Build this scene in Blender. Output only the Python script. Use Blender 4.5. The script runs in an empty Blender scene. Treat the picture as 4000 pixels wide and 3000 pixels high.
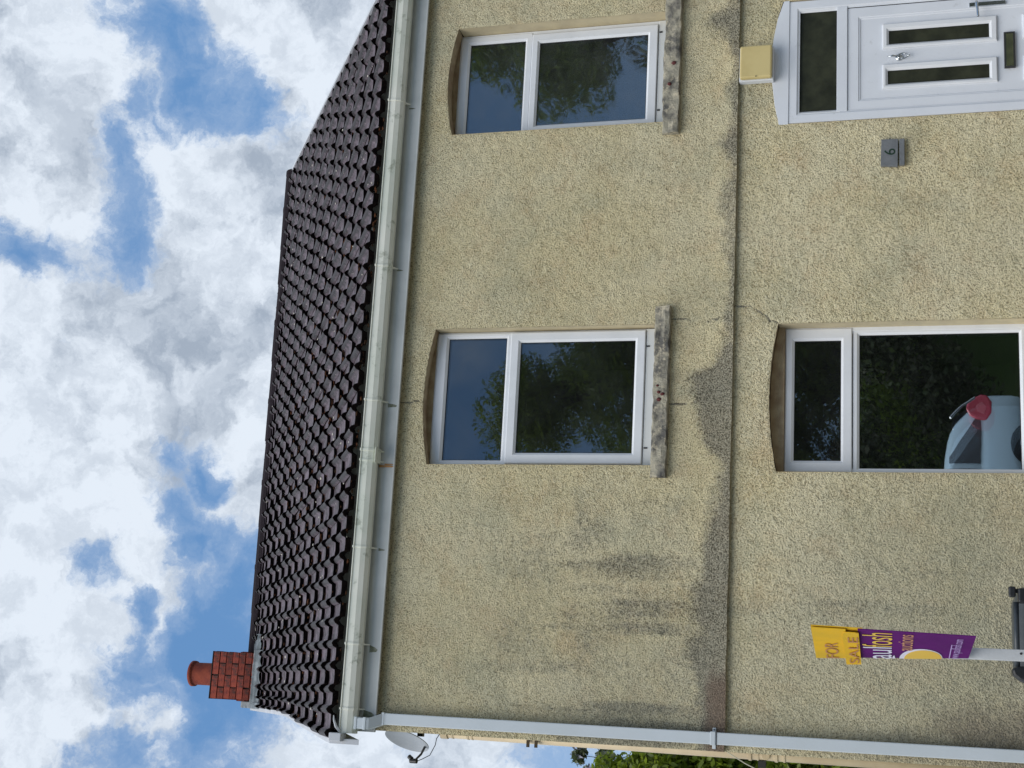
import bpy, bmesh, math, random
import numpy as np
from mathutils import Vector, Matrix, Euler
random.seed(7)
S = bpy.context.scene
COL = S.collection
rad = math.radians

# ------------------------------------------------------------------ camera
CAM = (0.0, -9.5, 1.6)
def rot(a, ax):
    c, s = math.cos(a), math.sin(a)
    return np.array({0: [[1,0,0],[0,c,-s],[0,s,c]], 1: [[c,0,s],[0,1,0],[-s,0,c]], 2: [[c,-s,0],[s,c,0],[0,0,1]]}[ax])
RM = rot(rad(-.62), 2) @ rot(rad(-16.35), 0) @ rot(rad(-13.4), 1) @ np.array([[1,0,0],[0,0,-1],[0,1,0]], float)
cam_d = bpy.data.cameras.new('camera'); cam = bpy.data.objects.new('camera', cam_d); COL.objects.link(cam)
cam_d.sensor_width = 36; cam_d.sensor_fit = 'HORIZONTAL'; cam_d.lens = 36 * 5600 / 4000
cam_d.clip_start = .05; cam_d.clip_end = 3000
m = Matrix((Vector(RM[1]), Vector(RM[0]), Vector(-RM[2]))).transposed().to_4x4()   # the phone was held sideways
m.translation = CAM
cam.matrix_world = m
S.camera = cam

# ------------------------------------------------------------------ node helpers
class NT:
    def __init__(s, nt): s.nt = nt; s.n = nt.nodes; s.l = nt.links
    def node(s, t, **k):
        n = s.n.new(t)
        for a, b in k.items(): setattr(n, a, b)
        return n
    def put(s, sock, v):
        if isinstance(v, bpy.types.NodeSocket): s.l.new(v, sock)
        else: sock.default_value = v
    def math(s, op, a, b=0.0, c=0.0, clamp=False):
        n = s.node('ShaderNodeMath', operation=op); n.use_clamp = clamp
        s.put(n.inputs[0], a); s.put(n.inputs[1], b); s.put(n.inputs[2], c); return n.outputs[0]
    def vmath(s, op, a, b=(0,0,0), scale=None):
        n = s.node('ShaderNodeVectorMath', operation=op); s.put(n.inputs[0], a); s.put(n.inputs[1], b)
        if scale is not None: s.put(n.inputs[3], scale)
        return n.outputs['Value' if op in ('DISTANCE', 'DOT_PRODUCT', 'LENGTH') else 'Vector']
    def noise(s, vec, scale, detail=2, rough=.5, out='Fac', dist=0.0):
        n = s.node('ShaderNodeTexNoise'); s.put(n.inputs['Vector'], vec)
        n.inputs['Scale'].default_value = scale; n.inputs['Detail'].default_value = detail
        n.inputs['Roughness'].default_value = rough; n.inputs['Distortion'].default_value = dist; return n.outputs[out]
    def voro(s, vec, scale, out='Distance', feature='F1'):
        n = s.node('ShaderNodeTexVoronoi', feature=feature); s.put(n.inputs['Vector'], vec); n.inputs['Scale'].default_value = scale
        return n.outputs[out]
    def ramp(s, v, a, b, ca=0.0, cb=1.0, mode='SMOOTHSTEP'):
        n = s.node('ShaderNodeMapRange', interpolation_type=mode); s.put(n.inputs[0], v)
        for i, q in enumerate((a, b, ca, cb)): s.put(n.inputs[i+1], q)
        return n.outputs[0]
    def mix(s, f, a, b, mode='MIX'):
        n = s.node('ShaderNodeMix', data_type='RGBA', blend_type=mode); s.put(n.inputs[0], f)
        c4 = lambda v: v if isinstance(v, bpy.types.NodeSocket) or len(v) == 4 else (*v, 1)
        s.put(n.inputs[6], c4(a)); s.put(n.inputs[7], c4(b)); return n.outputs[2]
    def mapping(s, vec, scale=(1,1,1)):
        n = s.node('ShaderNodeMapping'); s.put(n.inputs[0], vec); n.inputs['Scale'].default_value = scale; return n.outputs[0]

# ------------------------------------------------------------------ sky
W = bpy.data.worlds.new('World'); S.world = W; W.use_nodes = True
w = NT(W.node_tree); w.n.clear()
SUN_EL, SUN_AZ = rad(50), rad(214)      # azimuth clockwise from +Y: in front of the facade, to its left, veiled by cloud
def direction(px, py):
    d = RM.T @ np.array([(3000 - py - 1500) / 5600, (px - 2000) / 5600, 1.0]); return d / np.linalg.norm(d)
tc = w.node('ShaderNodeTexCoord'); dirv = w.vmath('NORMALIZE', tc.outputs['Generated'])
sky = w.node('ShaderNodeTexSky', sky_type='NISHITA'); sky.sun_disc = False
sky.sun_elevation = SUN_EL; sky.sun_rotation = SUN_AZ; sky.air_density = 1.0; sky.dust_density = .6; sky.ozone_density = 2.0
warp = w.noise(dirv, 14.0, 6, .62, 'Color')
warp2 = w.noise(dirv, 5.0, 3, .5, 'Color')
wd = w.vmath('ADD', dirv, w.vmath('SCALE', w.vmath('SUBTRACT', warp, (.5,.5,.5)), scale=.085))
wd = w.vmath('ADD', wd, w.vmath('SCALE', w.vmath('SUBTRACT', warp2, (.5,.5,.5)), scale=.05))
n1 = w.math('SUBTRACT', w.noise(wd, 9.0, 12, .62), .5)
n2 = w.math('SUBTRACT', w.noise(w.vmath('ADD', wd, (5.3, 2.1, 7.7)), 24.0, 10, .68), .5)
v = w.math('ADD', w.math('MULTIPLY', n1, 1.9), w.math('MULTIPLY', n2, 1.6))
v = w.math('ADD', v, .42)
# openings in the cloud layer (centre direction, angular radius, depth); seen places of the real sky
holes = [(640,120,.034,1),(760,250,.036,1),(880,300,.032,1),(1020,380,.026,1),(1090,500,.020,.9),(560,40,.018,.8),(520,400,.018,.9),(600,520,.020,.9),
 (480,640,.022,1),(490,770,.024,1),(480,900,.024,1),(460,960,.016,.8),(60,950,.016,.9),(120,1010,.018,1),(240,970,.018,.9),(300,930,.010,.7),(370,1250,.010,.45),(330,1340,.010,.5),
 (660,1650,.014,.9),(720,1700,.016,.9),(850,1800,.016,1),(880,1720,.012,.6),(715,1960,.015,.9),(780,2050,.015,.9),(910,2060,.015,.8),(340,2190,.011,.7),
 (530,2335,.012,.9),(850,2360,.030,1),(960,2250,.026,1),(760,2440,.022,1),(940,2480,.034,1),(500,2480,.014,.9),(720,2560,.030,1),(520,2600,.024,1),(420,2660,.016,.9),(600,2680,.024,1),(880,2650,.036,1),
 (760,2780,.03,1),(400,2880,.020,1),(480,2950,.022,1),(840,2880,.034,.9),(980,2760,.034,.9),(760,2980,.03,.9),(960,2950,.034,.8),(2080,2990,.03,.6),(1600,3080,.03,.4),(2300,3100,.05,.6)]
hole = 0.0; puff = 0.0
for px, py, r, a in holes:
    d = w.vmath('DISTANCE', wd, tuple(direction(px, py)))
    hole = w.math('MAXIMUM', hole, w.ramp(d, 0.0, r * 2.5, a, 0.0))
puffs = [(450,2790,.014,.6),(530,2770,.013,.55),(620,2800,.014,.6),(680,2840,.012,.6),(630,2960,.013,.6),(640,2310,.020,.6),(610,2450,.013,.55),(625,2520,.008,.45),(800,2230,.014,.6),(880,2180,.012,.5),(560,2640,.008,.3),
 (1180,2880,.04,.7),(1250,2960,.05,.7),(1850,2960,.05,.5),(1150,2820,.02,.6),(640,700,.03,.5),(700,620,.022,.4),(760,900,.05,.45),(900,760,.04,.4),(800,560,.016,.5),
 (850,240,.010,.4),(1050,300,.01,.4),(1140,560,.02,.5),(1130,640,.03,.5),(160,400,.10,.35),(620,1300,.08,.4),(1050,80,.05,.6),(1150,330,.035,.5),(960,1300,.08,.3),(250,1700,.12,.4),(500,1950,.06,.3),(300,2550,.05,.35),(200,2850,.06,.4)]
for px, py, r, a in puffs:
    d = w.vmath('DISTANCE', wd, tuple(direction(px, py)))
    puff = w.math('MAXIMUM', puff, w.ramp(d, 0.0, r * 2.0, a, 0.0))
v = w.math('SUBTRACT', v, w.math('MULTIPLY', hole, 1.2))
v = w.math('ADD', v, w.math('MULTIPLY', puff, 1.0))
# the windows mirror a clear stretch of sky over the far side of the street
back = w.vmath('DOT_PRODUCT', dirv, tuple(Vector((.28, -.9, .33)).normalized()))
v = w.math('SUBTRACT', v, w.ramp(back, .62, .93, 0.0, .9))
dens = w.ramp(v, -.2, .36)
haze = w.ramp(v, -.8, .25, 0.03, .42)
sh1 = w.noise(w.vmath('ADD', wd, (3.1, 1.2, .4)), 13.0, 8, .58)
sh2 = w.noise(w.vmath('ADD', wd, (1.1, 6.2, 2.4)), 34.0, 6, .6)
bright = w.math('ADD', w.math('MULTIPLY', w.ramp(sh1, .36, .56), .66), w.math('MULTIPLY', w.ramp(sh2, .34, .62), .40))
bright = w.math('SUBTRACT', bright, w.ramp(v, .9, 1.5, 0, .2), clamp=True)
ccol = w.mix(bright, (3.5, 4.15, 5.1), (7.5, 8.2, 9.1))
blue = w.mix(1.0, sky.outputs[0], (1.0, 1.0, 1.0), 'MULTIPLY')
blue = w.mix(.7, blue, (1.15, 3.0, 6.2))
low = w.ramp(w.vmath('DOT_PRODUCT', dirv, (0, 0, 1)), .02, .40, .75, .0)
blue = w.mix(low, blue, (3.4, 5.2, 7.6))
c1 = w.mix(haze, blue, (6.0, 6.9, 8.2))
allc = w.mix(dens, c1, ccol)
bg = w.node('ShaderNodeBackground'); w.put(bg.inputs[0], allc); bg.inputs[1].default_value = .1
out = w.node('ShaderNodeOutputWorld'); w.l.new(bg.outputs[0], out.inputs[0])
W.cycles.sampling_method = 'MANUAL'; W.cycles.sample_map_resolution = 1024

sd = bpy.data.lights.new('sun', 'SUN'); sun = bpy.data.objects.new('sun', sd); COL.objects.link(sun)
sd.energy = 2.4; sd.angle = rad(50); sd.color = (1, .95, .87)
sv = Vector((math.sin(SUN_AZ) * math.cos(SUN_EL), math.cos(SUN_AZ) * math.cos(SUN_EL), math.sin(SUN_EL)))
sun.rotation_euler = sv.to_track_quat('Z', 'Y').to_euler(); sun.location = (0, -20, 30)
S.view_settings.view_transform = 'Standard'; S.view_settings.look = 'None'; S.view_settings.exposure = 0.07; S.view_settings.gamma = 1
S.view_settings.use_curve_mapping = False
S.render.engine = 'CYCLES'; S.cycles.max_bounces = 8; S.cycles.transparent_max_bounces = 12

# ------------------------------------------------------------------ materials
def material(name, base, rough=.6, spec=.5, metal=0.0, var=None, bump=0.0, bscale=60, vscale=6, obj_rand=0.0, coord='Object', dirt=None):
    mt = bpy.data.materials.new(name); mt.use_nodes = True; t = NT(mt.node_tree); t.n.clear()
    b = t.node('ShaderNodeBsdfPrincipled'); o = t.node('ShaderNodeOutputMaterial'); t.l.new(b.outputs[0], o.inputs[0])
    tc = t.node('ShaderNodeTexCoord'); vec = tc.outputs[coord]
    c = (*base, 1)
    if var:
        c = t.mix(t.ramp(t.noise(vec, vscale, 6, .6), .35, .65), base, var)
    if dirt:
        c = t.mix(t.ramp(t.noise(vec, dirt[1], 8, .7), dirt[2], dirt[2] + .14, 0, dirt[3]), c, dirt[0])
    if obj_rand:
        oi = t.node('ShaderNodeObjectInfo')
        hsv = t.node('ShaderNodeHueSaturation'); t.put(hsv.inputs['Value'], t.ramp(oi.outputs['Random'], 0, 1, 1 - obj_rand, 1 + obj_rand, 'LINEAR'))
        t.put(hsv.inputs['Color'], c); c = hsv.outputs[0]
    t.put(b.inputs['Base Color'], c)
    b.inputs['Roughness'].default_value = rough; b.inputs['Metallic'].default_value = metal; b.inputs['Specular IOR Level'].default_value = spec
    if bump:
        bp = t.node('ShaderNodeBump'); bp.inputs['Strength'].default_value = bump; bp.inputs['Distance'].default_value = .01
        t.put(bp.inputs['Height'], t.noise(vec, bscale, 5, .6)); t.l.new(bp.outputs[0], b.inputs['Normal'])
    mt['t'] = 1
    return mt

def render_material(name, upper=True):
    mt = bpy.data.materials.new(name); mt.use_nodes = True; t = NT(mt.node_tree); t.n.clear()
    b = t.node('ShaderNodeBsdfPrincipled'); o = t.node('ShaderNodeOutputMaterial'); t.l.new(b.outputs[0], o.inputs[0])
    vec = t.node('ShaderNodeTexCoord').outputs['Object']
    g = t.noise(vec, 112 if upper else 92, 2, .5, dist=.5)
    g2 = t.noise(vec, 190, 2, .5)
    grain = t.math('ADD', t.math('MULTIPLY', g, .74), t.math('MULTIPLY', g2, .30))
    base = t.mix(t.ramp(t.noise(vec, 1.1, 5, .6), .38, .62), (.76, .665, .405), (.80, .72, .48))
    base = t.mix(t.ramp(t.noise(vec, 3.2, 6, .7), .46, .72, 0, .5), base, (.62, .44, .24))
    base = t.mix(t.ramp(t.noise(vec, 1.9, 5, .65), .46, .70, 0, .5), base, (.47, .47, .33))
    base = t.mix(t.ramp(grain, .37, .52, .74, 0), base, (.20, .155, .08))          # shade of the render's pits painted into the colour, adding to the bump
    base = t.mix(t.ramp(grain, .54, .66, 0, .5), base, (.80, .74, .55))
    at = t.node('ShaderNodeVertexColor'); at.layer_name = 'stain'
    sp = t.node('ShaderNodeSeparateColor'); t.l.new(at.outputs[0], sp.inputs[0])
    blot = t.math('ADD', t.math('MULTIPLY', t.noise(vec, 22, 6, .7), .62), t.math('MULTIPLY', t.math('SUBTRACT', 1.0, grain), .40))
    k = t.ramp(t.math('ADD', sp.outputs[0], t.math('MULTIPLY', t.math('SUBTRACT', blot, .5), 1.1)), .20, .78, 0, .80)
    base = t.mix(k, base, t.mix(t.ramp(grain, .42, .60), (.028, .029, .028), (.33, .31, .25)))
    k = t.ramp(t.math('ADD', sp.outputs[1], t.math('MULTIPLY', t.math('SUBTRACT', blot, .5), .8)), .2, .9, 0, .85)
    base = t.mix(k, base, t.mix(t.ramp(grain, .42, .62), (.13, .085, .065), (.24, .17, .125)))
    k = t.ramp(t.math('ADD', sp.outputs[2], t.math('MULTIPLY', t.math('SUBTRACT', blot, .5), .5)), .1, 1.0, 0, .8)
    base = t.mix(k, base, (.30, .31, .25))
    t.put(b.inputs['Base Color'], base); b.inputs['Roughness'].default_value = .93; b.inputs['Specular IOR Level'].default_value = .2
    bp = t.node('ShaderNodeBump'); bp.inputs['Strength'].default_value = 1.0; bp.inputs['Distance'].default_value = .028
    t.put(bp.inputs['Height'], grain); t.l.new(bp.outputs[0], b.inputs['Normal'])
    return mt

M = {}
M['render'] = render_material('pebbledash_render')
M['render_low'] = render_material('pebbledash_render_lower', False)
M['smooth'] = material('painted_reveal', (.58, .50, .33), .8, .3, var=(.50, .43, .29), vscale=9, bump=.15, bscale=40, dirt=((.3,.2,.1), 12, .6, .5))
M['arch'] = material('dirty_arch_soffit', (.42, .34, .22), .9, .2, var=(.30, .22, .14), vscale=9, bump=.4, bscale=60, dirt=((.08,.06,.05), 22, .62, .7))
M['upvc'] = material('white_upvc', (.74, .76, .79), .32, .5, var=(.68, .70, .73), vscale=3, dirt=((.42,.42,.38), 14, .66, .35))
M['door'] = material('white_door', (.70, .73, .78), .35, .5, var=(.66, .69, .74), vscale=2.5, dirt=((.36,.37,.36), 9, .60, .5))
M['gutter'] = material('weathered_gutter', (.78, .78, .70), .42, .5, var=(.66, .69, .60), vscale=2.5, dirt=((.22,.25,.17), 10, .55, .6))
M['fascia'] = material('grey_fascia', (.55, .57, .56), .5, .4, var=(.46, .48, .47), vscale=3, dirt=((.17,.16,.14), 16, .63, .6))
M['pipe'] = material('grey_downpipe', (.56, .61, .65), .38, .5, var=(.52, .57, .60), vscale=2, dirt=((.38,.40,.38), 11, .66, .35))
M['soil'] = material('cream_soil_pipe', (.60, .50, .34), .5, .4, var=(.52, .42, .28), vscale=3, dirt=((.25,.18,.1), 10, .64, .5))
M['stone'] = material('crumbling_sill', (.37, .345, .27), .95, .15, var=(.11, .107, .10), vscale=9, bump=1.0, bscale=70, dirt=((.50,.45,.34), 17, .50, .85))
M['red'] = material('red_chip', (.09, .014, .014), .6, .4)
M['ext'] = material('window_sill_cap', (.66, .67, .66), .4, .5, dirt=((.35,.34,.28), 11, .6, .6))
M['rust'] = material('rust_streak', (.42, .22, .08), .8, .2, var=(.34,.20,.10), vscale=30)
M['grime'] = material('green_grime', (.13, .14, .09), .9, .2, var=(.24,.25,.2), vscale=30)
M['seal'] = material('black_rubber', (.03, .03, .032), .6, .3)
M['inner'] = material('room_plaster', (.16, .15, .13), .9, .2)
M['tile'] = material('concrete_roof_tile', (.062, .052, .058), .6, .4, var=(.022, .017, .020), vscale=14, bump=.6, bscale=55, obj_rand=.45, dirt=((.14,.13,.135), 15, .60, .8))
def tile_material():
    mt = bpy.data.materials.new('weathered_roof_tile'); mt.use_nodes = True; t = NT(mt.node_tree); t.n.clear()
    b = t.node('ShaderNodeBsdfPrincipled'); o = t.node('ShaderNodeOutputMaterial'); t.l.new(b.outputs[0], o.inputs[0])
    oc = t.node('ShaderNodeTexCoord').outputs['Object']; rnd = t.node('ShaderNodeObjectInfo').outputs['Random']
    cx = t.node('ShaderNodeCombineXYZ'); 
    for i_, k_ in enumerate((37.0, 19.0, 53.0)): t.put(cx.inputs[i_], t.math('MULTIPLY', rnd, k_))
    vec = t.vmath('ADD', oc, cx.outputs[0])
    c = t.mix(t.ramp(t.noise(vec, 9, 6, .65), .38, .62), (.145, .110, .138), (.048, .034, .044))
    c = t.mix(t.ramp(rnd, 0, 1, 0, .5, 'LINEAR'), c, (.060, .045, .056))
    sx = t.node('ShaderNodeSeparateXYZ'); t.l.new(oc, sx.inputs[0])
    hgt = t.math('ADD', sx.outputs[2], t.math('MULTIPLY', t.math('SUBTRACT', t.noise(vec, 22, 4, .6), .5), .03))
    c = t.mix(t.ramp(hgt, .030, .046, 0, .9), c, (.013, .010, .012))               # darker on the raised rolls
    c = t.mix(t.ramp(t.noise(vec, 15, 8, .72), .50, .60, 0, .93), c, (.010, .008, .009))
    c = t.mix(t.ramp(t.noise(t.vmath('ADD', vec, (9, 9, 9)), 13, 6, .7), .64, .72, 0, .8), c, (.16, .075, .035))
    c = t.mix(t.ramp(t.noise(t.vmath('ADD', vec, (4, 1, 9)), 40, 3, .6), .67, .72, 0, .9), c, (.42, .38, .36))
    t.put(b.inputs['Base Color'], c); b.inputs['Roughness'].default_value = .55; b.inputs['Specular IOR Level'].default_value = .45
    bp = t.node('ShaderNodeBump'); bp.inputs['Strength'].default_value = .9; bp.inputs['Distance'].default_value = .01
    t.put(bp.inputs['Height'], t.noise(vec, 45, 5, .65)); t.l.new(bp.outputs[0], b.inputs['Normal']); return mt
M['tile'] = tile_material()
M['nose'] = material('dark_tile_edge', (.006, .005, .006), .95, .08, var=(.02, .013, .012), vscale=25, bump=.6, bscale=70)  # near-black tone for the tile fronts and the deck beneath
M['ridge'] = material('dark_ridge_tile', (.024, .018, .023), .9, .15, var=(.02, .015, .018), vscale=14, bump=.8, bscale=50, dirt=((.10,.075,.06), 22, .62, .7))
M['moss'] = material('rusty_moss', (.085, .032, .014), 1, .1, var=(.03, .020, .012), vscale=9, bump=1, bscale=90)
M['lichen'] = material('pale_lichen', (.6, .57, .5), .9, .1)
M['brick'] = material('red_chimney_brick', (.27, .058, .036), .85, .25, var=(.19, .04, .03), vscale=16, bump=.6, bscale=80, obj_rand=.3, dirt=((.055,.035,.03), 14, .50, .8))
M['mortar'] = material('dark_mortar', (.055, .045, .04), .95, .1, bump=.5)
M['pot'] = material('terracotta_pot', (.30, .066, .036), .8, .25, var=(.19, .042, .03), vscale=8, bump=.4, bscale=40, dirt=((.05,.03,.025), 12, .56, .8))
M['lead'] = material('weathered_lead', (.22, .25, .27), .55, .4, var=(.07, .09, .10), vscale=7, bump=.5, bscale=25, dirt=((.06,.07,.08), 14, .6, .7))
M['whiteboard'] = material('verge_board', (.52, .54, .58), .45, .4, var=(.45, .47, .5), vscale=4)
M['lamp'] = material('yellowed_light_cover', (.62, .51, .24), .45, .4, var=(.56, .45, .20), vscale=5)
M['slate'] = material('slate_plaque', (.17, .18, .19), .55, .4, var=(.14, .15, .16), vscale=20, bump=.3)
M['greenink'] = material('dark_green_paint', (.012, .035, .018), .5, .4)
M['chrome'] = material('brushed_chrome', (.55, .58, .60), .22, .5, metal=1.0)
M['brass'] = material('dull_brass', (.28, .30, .18), .25, .5, metal=.85, var=(.2,.22,.14), vscale=14)
M['blackp'] = material('black_plastic', (.012, .014, .017), .38, .4, var=(.02,.022,.026), vscale=7, bump=.1)
M['binlid'] = material('scuffed_grey_plastic', (.035, .045, .055), .42, .5, var=(.05, .06, .07), vscale=9)
M['yellow'] = material('yellow_board', (.80, .47, .02), .75, .15, var=(.66,.42,.03), vscale=3)
M['purple'] = material('purple_board', (.115, .008, .15), .8, .12, var=(.09,.008,.12), vscale=3)
M['wprint'] = material('white_print', (.74, .72, .86), .5, .3)
M['yprint'] = material('yellow_print', (.78, .50, .05), .5, .3)
M['oprint'] = material('orange_print', (.62, .29, .14), .5, .3)
M['rprint'] = material('brown_print', (.46, .19, .05), .5, .3)
M['lprint'] = material('lavender_print', (.50, .34, .70), .5, .3)
M['paintwood'] = material('white_painted_post', (.58, .60, .62), .6, .3, var=(.50,.52,.54), vscale=7, bump=.2, bscale=30, dirt=((.3,.26,.2), 9, .66, .5))
M['dish'] = material('dish_grey', (.36, .39, .43), .5, .4, var=(.32,.35,.39), vscale=9, dirt=((.2,.18,.15), 20, .66, .6))
M['cable'] = material('pale_cable', (.5, .48, .38), .6, .3)
M['bark'] = material('bark', (.09, .07, .05), .95, .2, var=(.05,.04,.03), vscale=12, bump=.8, bscale=30)
M['leaf4'] = material('very_dark_leaf', (.028, .042, .014), .6, .3, var=(.05,.05,.03), vscale=2)  # plain dark leaf tone for the hedge
M['lens'] = material('pink_lens', (.95, .22, .28), .1, .7)
M['blossom'] = material('blossom', (.4, .4, .5), .6, .3)
M['asphalt'] = material('asphalt', (.05, .05, .052), .9, .2, var=(.065,.063,.06), vscale=3, bump=.5, bscale=120)
M['paving'] = material('concrete_paving', (.28, .27, .25), .9, .2, var=(.22,.21,.19), vscale=4, bump=.3, bscale=60)
M['grass'] = material('lawn', (.05, .085, .02), .9, .2, var=(.035,.06,.015), vscale=6, bump=.8, bscale=80)
M['carpaint'] = material('white_car_paint', (.66, .85, .96), .25, .6)
M['tyre'] = material('tyre_rubber', (.015, .015, .015), .8, .3)
M['carglass'] = material('tinted_car_glass', (.012, .016, .02), .05, .7)
M['tail'] = material('red_lamp', (.80, .10, .16), .15, .6)

def leafy(name, a, b_, trans):
    mt = bpy.data.materials.new(name); mt.use_nodes = True; t = NT(mt.node_tree); t.n.clear()
    o = t.node('ShaderNodeOutputMaterial'); mx = t.node('ShaderNodeMixShader'); d = t.node('ShaderNodeBsdfPrincipled'); tr = t.node('ShaderNodeBsdfTranslucent')
    c = t.mix(t.ramp(t.noise(t.node('ShaderNodeTexCoord').outputs['Object'], 2.2, 4, .7), .35, .65), a, b_)
    d.inputs['Roughness'].default_value = .45; t.put(d.inputs['Base Color'], c); t.put(tr.inputs[0], t.mix(.5, c, tuple(min(1, q*2.2) for q in a)))
    mx.inputs[0].default_value = trans; t.l.new(d.outputs[0], mx.inputs[1]); t.l.new(tr.outputs[0], mx.inputs[2]); t.l.new(mx.outputs[0], o.inputs[0]); return mt
M['leaf'] = leafy('leaf_green', (.20, .26, .05), (.11, .155, .03), .5)
M['leaf2'] = leafy('leaf_yellow_green', (.22, .28, .03), (.10, .16, .018), .5)
M['leaf3'] = leafy('leaf_dark', (.075, .11, .035), (.12, .12, .07), .35)
def glass_material(name, tint, wav, boost, rough=0.0, seed=0.0, film=0.0, fcol=(.35, .37, .38)):
    mt = bpy.data.materials.new(name); mt.use_nodes = True; t = NT(mt.node_tree); t.n.clear()
    o = t.node('ShaderNodeOutputMaterial'); mx = t.node('ShaderNodeMixShader'); tr = t.node('ShaderNodeBsdfTransparent'); gl = t.node('ShaderNodeBsdfGlossy')
    tr.inputs[0].default_value = (*tint, 1); gl.inputs['Roughness'].default_value = rough; gl.inputs['Color'].default_value = (.86, .94, 1, 1)
    fr = t.node('ShaderNodeFresnel'); fr.inputs[0].default_value = 1.5
    t.put(mx.inputs[0], t.math('MULTIPLY', fr.outputs[0], boost, clamp=True))
    vec = t.vmath('ADD', t.node('ShaderNodeTexCoord').outputs['Object'], (seed, 0, seed))
    bp = t.node('ShaderNodeBump'); bp.inputs['Strength'].default_value = wav; bp.inputs['Distance'].default_value = .01
    t.put(bp.inputs['Height'], t.noise(vec, 1.6, 2, .5)); t.l.new(bp.outputs[0], gl.inputs['Normal'])
    df = t.node('ShaderNodeBsdfDiffuse'); df.inputs[0].default_value = (*fcol, 1); m2 = t.node('ShaderNodeMixShader')
    t.put(m2.inputs[0], t.ramp(t.noise(vec, 7, 6, .65), .3, .75, film * .6, film * 1.5)) if film else None
    if not film: m2.inputs[0].default_value = 0
    t.l.new(tr.outputs[0], mx.inputs[1]); t.l.new(gl.outputs[0], mx.inputs[2]); t.l.new(mx.outputs[0], m2.inputs[1]); t.l.new(df.outputs[0], m2.inputs[2]); t.l.new(m2.outputs[0], o.inputs[0])
    return mt
M['glass'] = glass_material('window_glass', (.7, .72, .75), .10, 2.6, film=.022)
M['glass2'] = glass_material('window_glass_rippled', (.7, .72, .75), .22, 3.4, .014, seed=4.0, film=.055)
M['glass3'] = glass_material('front_room_glass', (.75, .77, .8), .06, 10.0, film=.008)
M['frost'] = glass_material('obscured_door_glass', (.10, .12, .09), .2, .9, .35, film=.10, fcol=(.30, .32, .19))

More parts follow.
